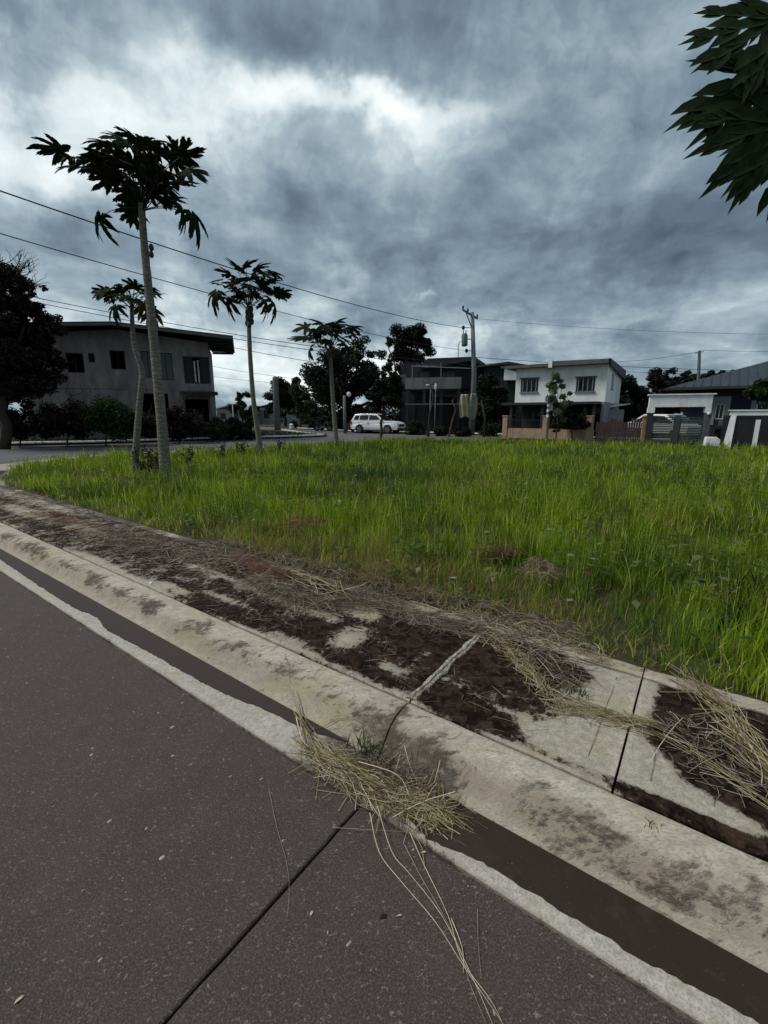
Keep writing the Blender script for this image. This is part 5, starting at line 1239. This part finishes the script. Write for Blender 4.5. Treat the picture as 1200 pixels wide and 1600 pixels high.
# --- blue roofed bungalow behind the portals
n = House('bungalow', 'dark navy bungalow with broad blue grey hip roof at right', 1062, 33, 1230, 29.5)
ze = n.px(1120, 604, -1)[1]; WN = n.w
x_l = n.px(1040, 608, -1)[0]; x_r = WN + 5
zr_ = n.px(1205, 563, 4)[1]; xr0 = n.px(1205, 563, 4)[0]
MB().add([(x_l,-1,ze),(x_r,-1,ze),(x_r,9,ze),(x_l,9,ze),(xr0,4,zr_),(x_r-2,4,zr_)], [(0,1,5,4),(1,2,5),(2,3,4,5),(3,0,4),(3,2,1,0)]).build('roof', MROOFBL, n.root)
MB().box(x_l-.05, x_r+.05, -1.06, -1.003, ze-.16, ze+.02).build('gutter_board', MROOFDK, n.root)
for i in range(26):                                                      # standing seams on the front slope
    x = x_l + .6 + i * .5; t = min(1, max(0, (x - x_l) / (xr0 - x_l)))
    if x < x_r-2: MB().bar((x, -1, ze+.03), (x, -1+5*t*.98, ze+.03+(zr_-ze)*t*.98), .04, .04).build('roof_seam', MROOFBL, n.root)
wn1 = (n.px(1119, 632)[0], n.px(1133, 632)[0], n.px(1125, 655)[1], n.px(1125, 631)[1]); wn2 = (n.px(1181, 641)[0], n.px(1198, 641)[0], n.px(1190, 642)[1], n.px(1190, 630)[1])
n.wall(0, x_r-.8, 0, ze-.02, 0, MBLUEWALL, [wn1, wn2])
for q in (wn1, wn2):
    ww = n.window(q, 0, MWHITE2, 1, True, .06)
    MB().box(q[0]-.30, q[0]-.003, -.06, -.003, q[2]-.4, q[3]+.5).box(q[1]+.003, q[1]+.30, -.06, -.003, q[2]-.4, q[3]+.5).box(q[0]-.003, q[1]+.003, -.06, -.003, q[3]+.003, q[3]+.5).build('surround', MGREYWALL, ww)
n.wall(.18, 9, 0, ze-.02, 0, MBLUEWALL, axis='y', name='side_wall'); n.wall(.18, 9, 0, ze-.02, x_r-.98, MBLUEWALL, axis='y', name='side_wall')
gl = thing('garden_fence', 'grey panel fence between the two white portals', 'fence', pg(1118, 24.0, .07), p.rz)
for i in range(5): MB().box(i*.28, i*.28+.26, 0, .05, 0, 1.25).build('panel', MGREYWALL if i % 2 else MFASCIA, gl)
tpx('dark garden shrub between the two white portals', 1128, 0, 23.4, [(1128,675,12,12)], MLEAFDK, per=160, leaf=.10, trunk_r=.03, nclump=26, seed=51, cat='shrub', name='shrub', zb=.07)
tpx('green tree crown in front of the bungalow at the right edge', 1200, 0, 27, [(1198,610,26,18),(1190,600,14,8)], MLEAFGR, per=130, leaf=.2, trunk_r=.07, nclump=40, seed=52)

# ================================================================ vehicle
MCARW = plain('white_car_paint', (.78, .79, .80), 0.28, 0.02, 1.0, spec=.5); MCARW.node_tree.nodes['Principled BSDF'].inputs['Coat Weight'].default_value = .4
MTYRE = plain('tyre_rubber', (.018, .018, .018), .9, .1, 5); MRIM = plain('dark_alloy', (.16, .16, .165), .4, .1, 5, metallic=.7); MTRIM = plain('black_trim', (.02, .02, .022), .5, .1, 5)
MLENS = plain('headlight_lens', (.42, .45, .48), .15, .05, 5, spec=.6); MTAIL = plain('tail_lamp_red', (.30, .015, .015), .25, .05, 5)
def suv():
    c = thing('parked_car', 'white sport utility vehicle parked across the street, facing right', 'car', pg(590, 40.6, -.03), math.radians(-27))
    hw = .92
    def arc(cx, r, a0, a1, n=7): return [(cx + r*math.cos(math.radians(a0+(a1-a0)*i/n)), .36 + r*math.sin(math.radians(a0+(a1-a0)*i/n))) for i in range(n+1)]
    low = [(-2.34, .42), (-2.38, .70), (-2.36, 1.02), (-2.28, 1.12), (-.2, 1.10), (1.12, 1.12), (1.75, 1.06), (2.18, .97), (2.36, .84), (2.40, .62), (2.33, .34)]
    low += arc(1.45, .42, -3, 183)[0:] + [(.95, .30), (-.95, .30)] + arc(-1.38, .42, -3, 183) + [(-2.2, .38)]
    # lower body: cross sections pinched inwards towards both ends
    def side_y(x, z, s): return s * (hw - .07 * max(0, (abs(x) - 1.7) / .7) ** 2 - .05 * max(0, (z - .95) / .2) - (.03 if z < .45 else 0))
    m = MB(); k = len(low); vs = [(x, side_y(x, z, -1), z) for x, z in low] + [(x, side_y(x, z, 1), z) for x, z in low]
    m.add(vs, [tuple(range(k)), tuple(range(2*k-1, k-1, -1))] + [(i, i+k, (i+1) % k + k, (i+1) % k) for i in range(k)])
    body = m.build('body', MCARW, c, bevel=.04)
    # cabin
    bt = [(-2.25, 1.11), (-.15, 1.11), (1.12, 1.12), (.30, 1.66), (-.2, 1.74), (-1.3, 1.75), (-1.95, 1.66)]
    bt = [(-2.27, 1.12), (1.10, 1.12), (.32, 1.66), (-.2, 1.74), (-1.3, 1.755), (-1.98, 1.68)]
    yy = lambda z: .86 - .20 * (z - 1.12) / .6
    k = len(bt); m = MB().add([(x, -yy(z), z) for x, z in bt] + [(x, yy(z), z) for x, z in bt], [tuple(range(k)), tuple(range(2*k-1, k-1, -1))] + [(i, i+k, (i+1) % k + k, (i+1) % k) for i in range(k)])
    cab = m.build('cabin', MCARW, c, bevel=.05)
    for s in (-1, 1):
        for pl in ([(-2.02,1.2),(-1.50,1.2),(-1.45,1.58),(-1.86,1.56)], [(-1.42,1.2),(-.52,1.2),(-.50,1.62),(-1.37,1.60)], [(-.44,1.2),(.76,1.2),(.28,1.57),(-.42,1.62)]):
            vs = [(x, s*(yy(z)+.012), z) for x, z in pl] + [(x, s*(yy(z)-.03), z) for x, z in pl]
            MB().add(vs, [(0,1,2,3),(7,6,5,4),(0,4,5,1),(1,5,6,2),(2,6,7,3),(3,7,4,0)]).build('side_window', MGLASS, c)
        MB().box(.72, .92, min(s*.86, s*1.04), max(s*.86, s*1.04), 1.13, 1.28).build('mirror', MCARW, c, bevel=.03)
        for a, b in ((-1.95, .25),):
            MB().bar((a, s*.64, 1.80), (b, s*.64, 1.79), .05).bar((a, s*.64, 1.74), (a, s*.64, 1.80), .05).bar((b, s*.64, 1.70), (b, s*.64, 1.79), .05).build('roof_rail', MTRIM, c)
        MB().add([(2.02, s*.90, .86), (2.34, s*.72, .80), (2.30, s*.70, .93), (1.98, s*.885, .99), (2.0, s*.6, .86), (2.30, s*.5, .80), (2.28, s*.5, .93), (1.96, s*.6, .99)],
                 [(0,1,2,3),(7,6,5,4),(0,4,5,1),(1,5,6,2),(2,6,7,3),(3,7,4,0)]).build('headlight', MLENS, c)
        MB().box(-2.40, -2.22, min(s*.70, s*.88), max(s*.70, s*.88), .78, 1.08).build('tail_light', MTAIL, c)
        for x in (-.5, .62): MB().box(x-.11, x+.11, min(s*.91, s*.95), max(s*.91, s*.95), .96, 1.0).build('door_handle', MCARW, c)
        for x in (-1.44, -.47, .74): MB().box(x-.008, x+.008, min(s*.913, s*.928), max(s*.913, s*.928), .42, 1.08).build('door_seam', MTRIM, c)
        MB().box(-.92, .92, min(s*.88, s*.95), max(s*.88, s*.95), .24, .34).build('side_step', MTRIM, c)
        for x in (-1.38, 1.45):
            wh_ = MB().tube([(x, s*.70, .36), (x, s*.93, .36)], .36, 24).build('wheel', MTYRE, c, bevel=.03)
            rm = MB().tube([(x, s*.90, .36), (x, s*.945, .36)], .235, 18)
            rm.build('rim', MRIM, wh_)
            m = MB()
            for q in range(5):
                a = q*2*math.pi/5; m.bar((x+.05*math.cos(a), s*.95, .36+.05*math.sin(a)), (x+.22*math.cos(a), s*.95, .36+.22*math.sin(a)), .03, .07, up=(0, 1, 0))
            m.build('spoke', MSTEEL, wh_)
    MB().add([(1.09,-.80,1.135),(1.09,.80,1.135),(.36,.70,1.635),(.36,-.70,1.635),(1.13,-.80,1.14),(1.13,.80,1.14),(.40,.70,1.66),(.40,-.70,1.66)], [(3,2,1,0),(4,5,6,7),(0,1,5,4),(1,2,6,5),(2,3,7,6),(3,0,4,7)]).build('windscreen', MGLASS, c)
    MB().box(2.30, 2.42, -.55, .55, .62, .82).build('grille', MTRIM, c, bevel=.02)
    MB().box(2.22, 2.44, -.80, .80, .30, .50).build('bumper', MTRIM, c, bevel=.04)
    MB().box(-2.44, -2.2, -.84, .84, .38, .58).build('rear_bumper', MTRIM, c, bevel=.04)
    MB().box(2.425, 2.445, -.25, .25, .50, .61).build('number_plate', MWHITE2, c)
suv()
def motorbike(label, u, Y, rz):
    c = thing('motorcycle', label, 'motorcycle', pg(u, Y, 0), rz)
    for x in (-.62, .62):
        w_ = MB().tube([(x, -.05, .29), (x, .05, .29)], .29, 18).build('wheel', MTYRE, c); MB().tube([(x, -.06, .29), (x, .06, .29)], .17, 12).build('rim', MRIM, w_)
    MB().prism([(-.75,.62),(-.15,.56),(.15,.50),(.42,.95),(.34,1.0),(.05,.66),(-.15,.74),(-.8,.82)], -.12, .12).build('body', MTRIM, c, bevel=.03)
    MB().prism([(-.75,.80),(-.1,.73),(-.1,.80),(-.72,.88)], -.13, .13).build('seat', MIRON, c, bevel=.02)
    MB().bar((.62,0,.29), (.38,0,1.0), .06).build('fork', MSTEEL, c); MB().bar((.36,-.32,1.03), (.36,.32,1.03), .035).build('handlebar', MIRON, c)
    MB().prism([(-.35,.28),(.22,.28),(.2,.5),(-.3,.52)], -.1, .1).build('engine', MRIM, c, bevel=.02)
motorbike('dark motorcycle standing just left of the white parked car', 546, 42.0, 1.1)
motorbike('dark motorcycle under the trees left of the white parked car', 505, 46.0, .2)

# ================================================================ poles, lamps, wires
up = thing('utility_pole', 'tall concrete utility pole with crossarm and green transformer', 'utility pole', pg(737, 36.5, .07))
up_b = up.location.copy(); topz = pd(738, 488, 36.5); tp = topz - up_b
MB().tube([(0,0,-.2), (0,0,tp.z*.5), tp], [.24, .19, .14], 10).build('shaft', MPOLE, up, True)
L_ = lambda u, v, Y=36.5: pd(u, v, Y) - up_b
ca = L_(723, 484, 35.6); cb = L_(746, 498, 37.2)
MB().bar(ca, cb, .11).build('crossarm', MPOLE, up)
for t in (.02, .33, .97):
    q = ca + (cb-ca)*t; MB().tube([q+Vector((0,0,.05)), q+Vector((0,0,.14)), q+Vector((0,0,.30))], [.05,.08,.05], 8).build('insulator', MTRIM, up)
MB().bar(ca+(cb-ca)*.2, L_(737, 512), .06).build('brace', MPOLE, up)
tr_ = MB().tube([L_(726, 541), L_(726, 538), L_(726, 524), L_(726, 521)], [.20, .24, .24, .17], 12).build('transformer', plain('transformer_green', (.10,.16,.13), .6, .2, 3), up, True)
for dx in (-.1, .1): q = L_(726, 521); MB().tube([q+Vector((dx,0,0)), q+Vector((dx,0,.25))], [.04,.03], 6).build('bushing', MTRIM, tr_)
MB().bar(L_(726, 530), L_(738, 530), .06).build('bracket', MSTEEL, up)
for u, v in ((724, 512), (729, 548)):
    MB().ball(L_(u, v), (.13,.13,.16), 8, 6).build('insulator', MTRIM, up); MB().bar(L_(u, v), L_(738, v), .05).build('bracket', MSTEEL, up)
MB().tube([L_(716, 558), L_(716, 540), L_(718, 534), L_(724, 533)], .03, 5).build('conduit', MPOLE, up)
# tarps on the pole
def tarp(label, u0, u1, v0, v1, Y, mat, seed, round_=0):
    rnd = random.Random(seed); c0 = pd((u0+u1)/2, v1, Y); nx_, nz_ = 14, 18; V = []; w_ = (u1-u0)/FPX*Y; h_ = (v1-v0)/FPX*Y
    for i in range(nz_+1):
        for j in range(nx_+1):
            t = j/nx_ - .5; s_ = i/nz_; wf = 1 - .22*(s_**3) - round_*(2*s_-1)**2*.45 - round_*.1
            V.append((t*w_*wf + .04*math.sin(s_*5+seed), .12*math.sin(t*14 + s_*2) * (.4+s_*.4) + .03*math.sin(s_*9+t*5), h_*s_ + .08*math.sin(t*7+seed)*(1-s_)))
    m = MB().add(V, [(i*(nx_+1)+j, i*(nx_+1)+j+1, (i+1)*(nx_+1)+j+1, (i+1)*(nx_+1)+j) for i in range(nz_) for j in range(nx_)])
    o = m.build('tarpaulin', mat, None, True, c0); s = o.modifiers.new('s', 'SOLIDIFY'); s.thickness = .02; return tag(o, label, 'tarpaulin')
tarp('faded yellow tan tarpaulin tied to the utility pole, left one', 718, 732, 618, 652, 35.9, plain('tan_tarpaulin', (.40,.36,.22), .8, .2, 2, dirt=(.2,.17,.1), dirt_amt=.5), 1)
tarp('rounded greenish grey tarpaulin wrapped on the right side of the utility pole', 730, 746, 617, 655, 36.0, plain('olive_tarpaulin', (.25,.26,.19), .8, .2, 2, dirt=(.12,.12,.08), dirt_amt=.5), 4, .5)
fpole = thing('utility_pole', 'distant utility pole rising above the bungalow roof', 'utility pole', pg(1089, 58, 0)); q = pd(1093, 548, 58) - fpole.location
MB().tube([(0,0,-.2), q], [.25, .16], 8).build('shaft', MPOLE, fpole); MB().bar(q+Vector((-.5,0,-.3)), q+Vector((.5,0,-.1)), .1).build('crossarm', MPOLE, fpole)
cp = thing('concrete_post', 'short thick pale concrete post with rounded top down the side street', 'post', pg(434, 46, .05)); q = pd(434, 588, 46).z - .05
MB().tube([(0,0,-.2), (0,0,q-.25), (0,0,q-.08), (0,0,q)], [.32,.28,.24,.1], 14).build('shaft', MPOLE, cp, True)
def bollard(u, v0, v1, Y, label, r=.15):
    b_ = thing('bollard', label, 'bollard', pg(u, Y, .05)); z = pd(u, v0, Y).z - .05
    MB().tube([(0,0,-.1), (0,0,z*.7), (0,0,z)], [r, r*.95, r*.6], 10).build('shaft', MWHITE2, b_, True); MB().tube([(0,0,z*.72), (0,0,z*.80)], r*1.02, 10).build('band', MTRIM, b_)
bollard(456, 662, 670, 47, 'small white bollard beside the concrete post', .25)
def lamp(label, u, v0, Y, arm, r=.06, mat=None, head=(.22,.12,.08)):
    l_ = thing('street_lamp', label, 'street lamp', pg(u, Y, .05)); z = pd(u, v0, Y).z - .05
    MB().tube([(0,0,-.1), (0,0,z)], [r, r*.8], 8).build('shaft', mat or MFARKERB, l_, True)
    MB().bar((0,0,z-.05), (arm, 0, z+.1), .05).build('arm', mat or MFARKERB, l_); MB().ball((arm, 0, z+.1), head, 10, 6).build('lamp_head', MWHITE2, l_, True); return l_
lamp('short white post with round white dish lamp near the parked car', 539, 618, 40, .40, .14, MPOLE, (.20,.12,.22))
lamp('slim pole carrying a white lamp before the grey parapet', 679, 606, 38.5, .0, .045, MPOLE, (.10,.10,.30))
lamp('thin pale pole with curved lamp arm left of the utility pole', 671, 604, 35, -.2, .04, MPOLE, (.14,.09,.08))
lamp('low two headed lamp pole near the side street end', 366, 632, 50, .3, .05)
# bare leaning stems before the middle house
for i, (pts, lb) in enumerate([([(668,684),(671,650),(677,620),(672,600)], 'crooked thin bare trunk before the balcony house'), ([(700,684),(706,660),(712,640),(706,625)], 'leaning bare trunk left of the tarpaulins'), ([(755,684),(758,655),(752,625)], 'thin brown trunk right of the utility pole')]):
    P3 = [pd(u, v, 33) for u, v in pts]; root = thing('dead_sapling', lb, 'dead sapling', P3[0])
    q = [p - P3[0] for p in P3]; q[0].z -= .3; MB().tube(q, [.09, .07, .05, .03][:len(q)], 7).build('trunk', MBARK if i != 1 else MTWIG, root, True)
    m = MB(); rnd = random.Random(i)
    for k in range(7):
        s_ = q[-2] + (q[-1]-q[-2])*rnd.random(); branchy(m, s_, s_ + Vector((rnd.uniform(-.9,.9), rnd.uniform(-.3,.3), rnd.uniform(0,.8))), .02, .006, rnd)
    o = m.build('twig', MBARK, root); o['kind'] = 'stuff'
for i, (u, vt, Y, ru, mt_, lb) in enumerate([(650,660,37,16,MLEAFDK,'low dark shrub before the balcony house, right of the car'), (690,664,35,14,MLEAFDK,'low dark shrub at the foot of the curved lamp pole'), (722,668,34,16,MLEAFPUR,'dark undergrowth shrub beneath the tarpaulins'), (765,662,34,16,MLEAFDK,'dark shrub beside the left post of the pink wall')]):
    c = (vt+684)/2; tpx(lb, u, 0, Y, [(u, c, ru, (686-vt)/2)], mt_, zb=.07, per=150, leaf=.13, trunk_r=.03, nclump=34, seed=60+i, cat='shrub', name='shrub', clump_r=.45)
# far pale buildings and roofs seen down the side street
def farhouse(label, u0, u1, vt, Y, mat, roofm, wins):
    hh_ = House('distant_house', label, u0, Y, u1, Y); z = hh_.px(u0, vt)[1]; hs_ = []
    for k in range(wins): x = hh_.w*(k+.5)/wins; hs_.append((x-.5, x+.5, z*.35, z*.75))
    hh_.wall(0, hh_.w, 0, z, 0, mat, hs_, name='wall')
    for q in hs_: hh_.window(q, 0, MIRON, 1, True, .06)
    hh_.wall(.18, 6, 0, z, 0, mat, axis='y', name='side_wall'); hh_.wall(.18, 6, 0, z, hh_.w-.18, mat, axis='y', name='side_wall')
    MB().prism([(-.4, z), (hh_.w/2, z+.9), (hh_.w+.4, z), (hh_.w+.4, z+.12), (hh_.w/2, z+1.02), (-.4, z+.12)], -.4, 6.4).build('roof', roofm, hh_.root)
farhouse('low pale distant house right of the grey house corner', 340, 398, 640, 78, MGREYWALL, MFARKERB, 3)
farhouse('low pale distant house behind the concrete post', 405, 480, 637, 82, MGREYWALL, MROOFDK, 3)
farhouse('yellowish low house behind the parked car', 552, 600, 641, 52, plain('ochre_wall', (.12,.10,.06), .9, .2), MROOFDK, 2)
farhouse('dark far house behind trees left of the car', 470, 540, 645, 74, MDARKWALL, MROOFDK, 2)
def wire(label, a, b, sag, r, n=28):
    a = Vector(a); b = Vector(b); pts = [a + (b-a)*(i/n) - Vector((0,0,sag*4*(i/n)*(1-i/n))) for i in range(n+1)]
    base = a.copy(); o = MB().tube([p-base for p in pts], r, 5).build('overhead_wire', MTRIM, None, True, base); return tag(o, label, 'wire', 'overhead wires')
wire('upper thick wire sweeping from top left down to the utility pole', pd(-420,150,9), pd(724,512,36.5), .55, .018)
wire('second wire running below it from the left edge behind the papayas', pd(-420,238,10), pd(729,548,36.5), .5, .014)
wire('wire passing over the grey house roof, upper of the close pair', pd(-300,385,30), pd(736,571,36.5), .8, .022)
wire('wire passing over the grey house roof, lower of the close pair', pd(-300,391,30), pd(736,575,36.5), .9, .022)
wire('thin wire low across the bright horizon, upper', pd(330,536,55), pd(700,590,60), .5, .03)
wire('thin wire low across the bright horizon, middle', pd(330,572,60), pd(560,600,60), .3, .02)
wire('thin wire low across the bright horizon, lowest', pd(330,588,60), pd(560,607,60), .2, .02)
wire('thin wire from the utility pole over the white house roof, upper', pd(746,498,37), pd(1500,520,30), .5, .010)
wire('thin wire from the utility pole over the white house roof, lower', pd(740,558,36.5), pd(1400,582,33), .3, .018)
wire('wire just below it passing above the bungalow roof', pd(740,566,36.5), pd(1400,590,33), .3, .014)
wire('thin wire from distant pole towards the white house', pd(1093,549,58), pd(940,566,60), .3, .022)
wire('thin wire from distant pole to the right edge', pd(1093,547,58), pd(1400,546,50), .2, .02)
# stray pieces on the kerb edge of the lot
def litter(label, u, v, z, r, mat, seed, nm='stone'):
    rnd = random.Random(seed); c = gp(u, v, z); m = MB().ball((0,0,0), (r, r*.8, r*.55), 9, 6)
    m.v = [tuple(Vector(p) * (1 + .22*noise.noise(Vector(p)*(2.2/r) + Vector((seed, 0, 0))))) for p in m.v]
    o = m.build(nm, mat, None, True, c + Vector((0, 0, r*.35))); return tag(o, label, nm)
litter('flat pale stone lying on the far left pavement', 100, 778, .14, .06, MFARKERB, 1)
litter('whitish lump on the pavement near the left kerb edge', 236, 912, .14, .016, MWHITE, 2)
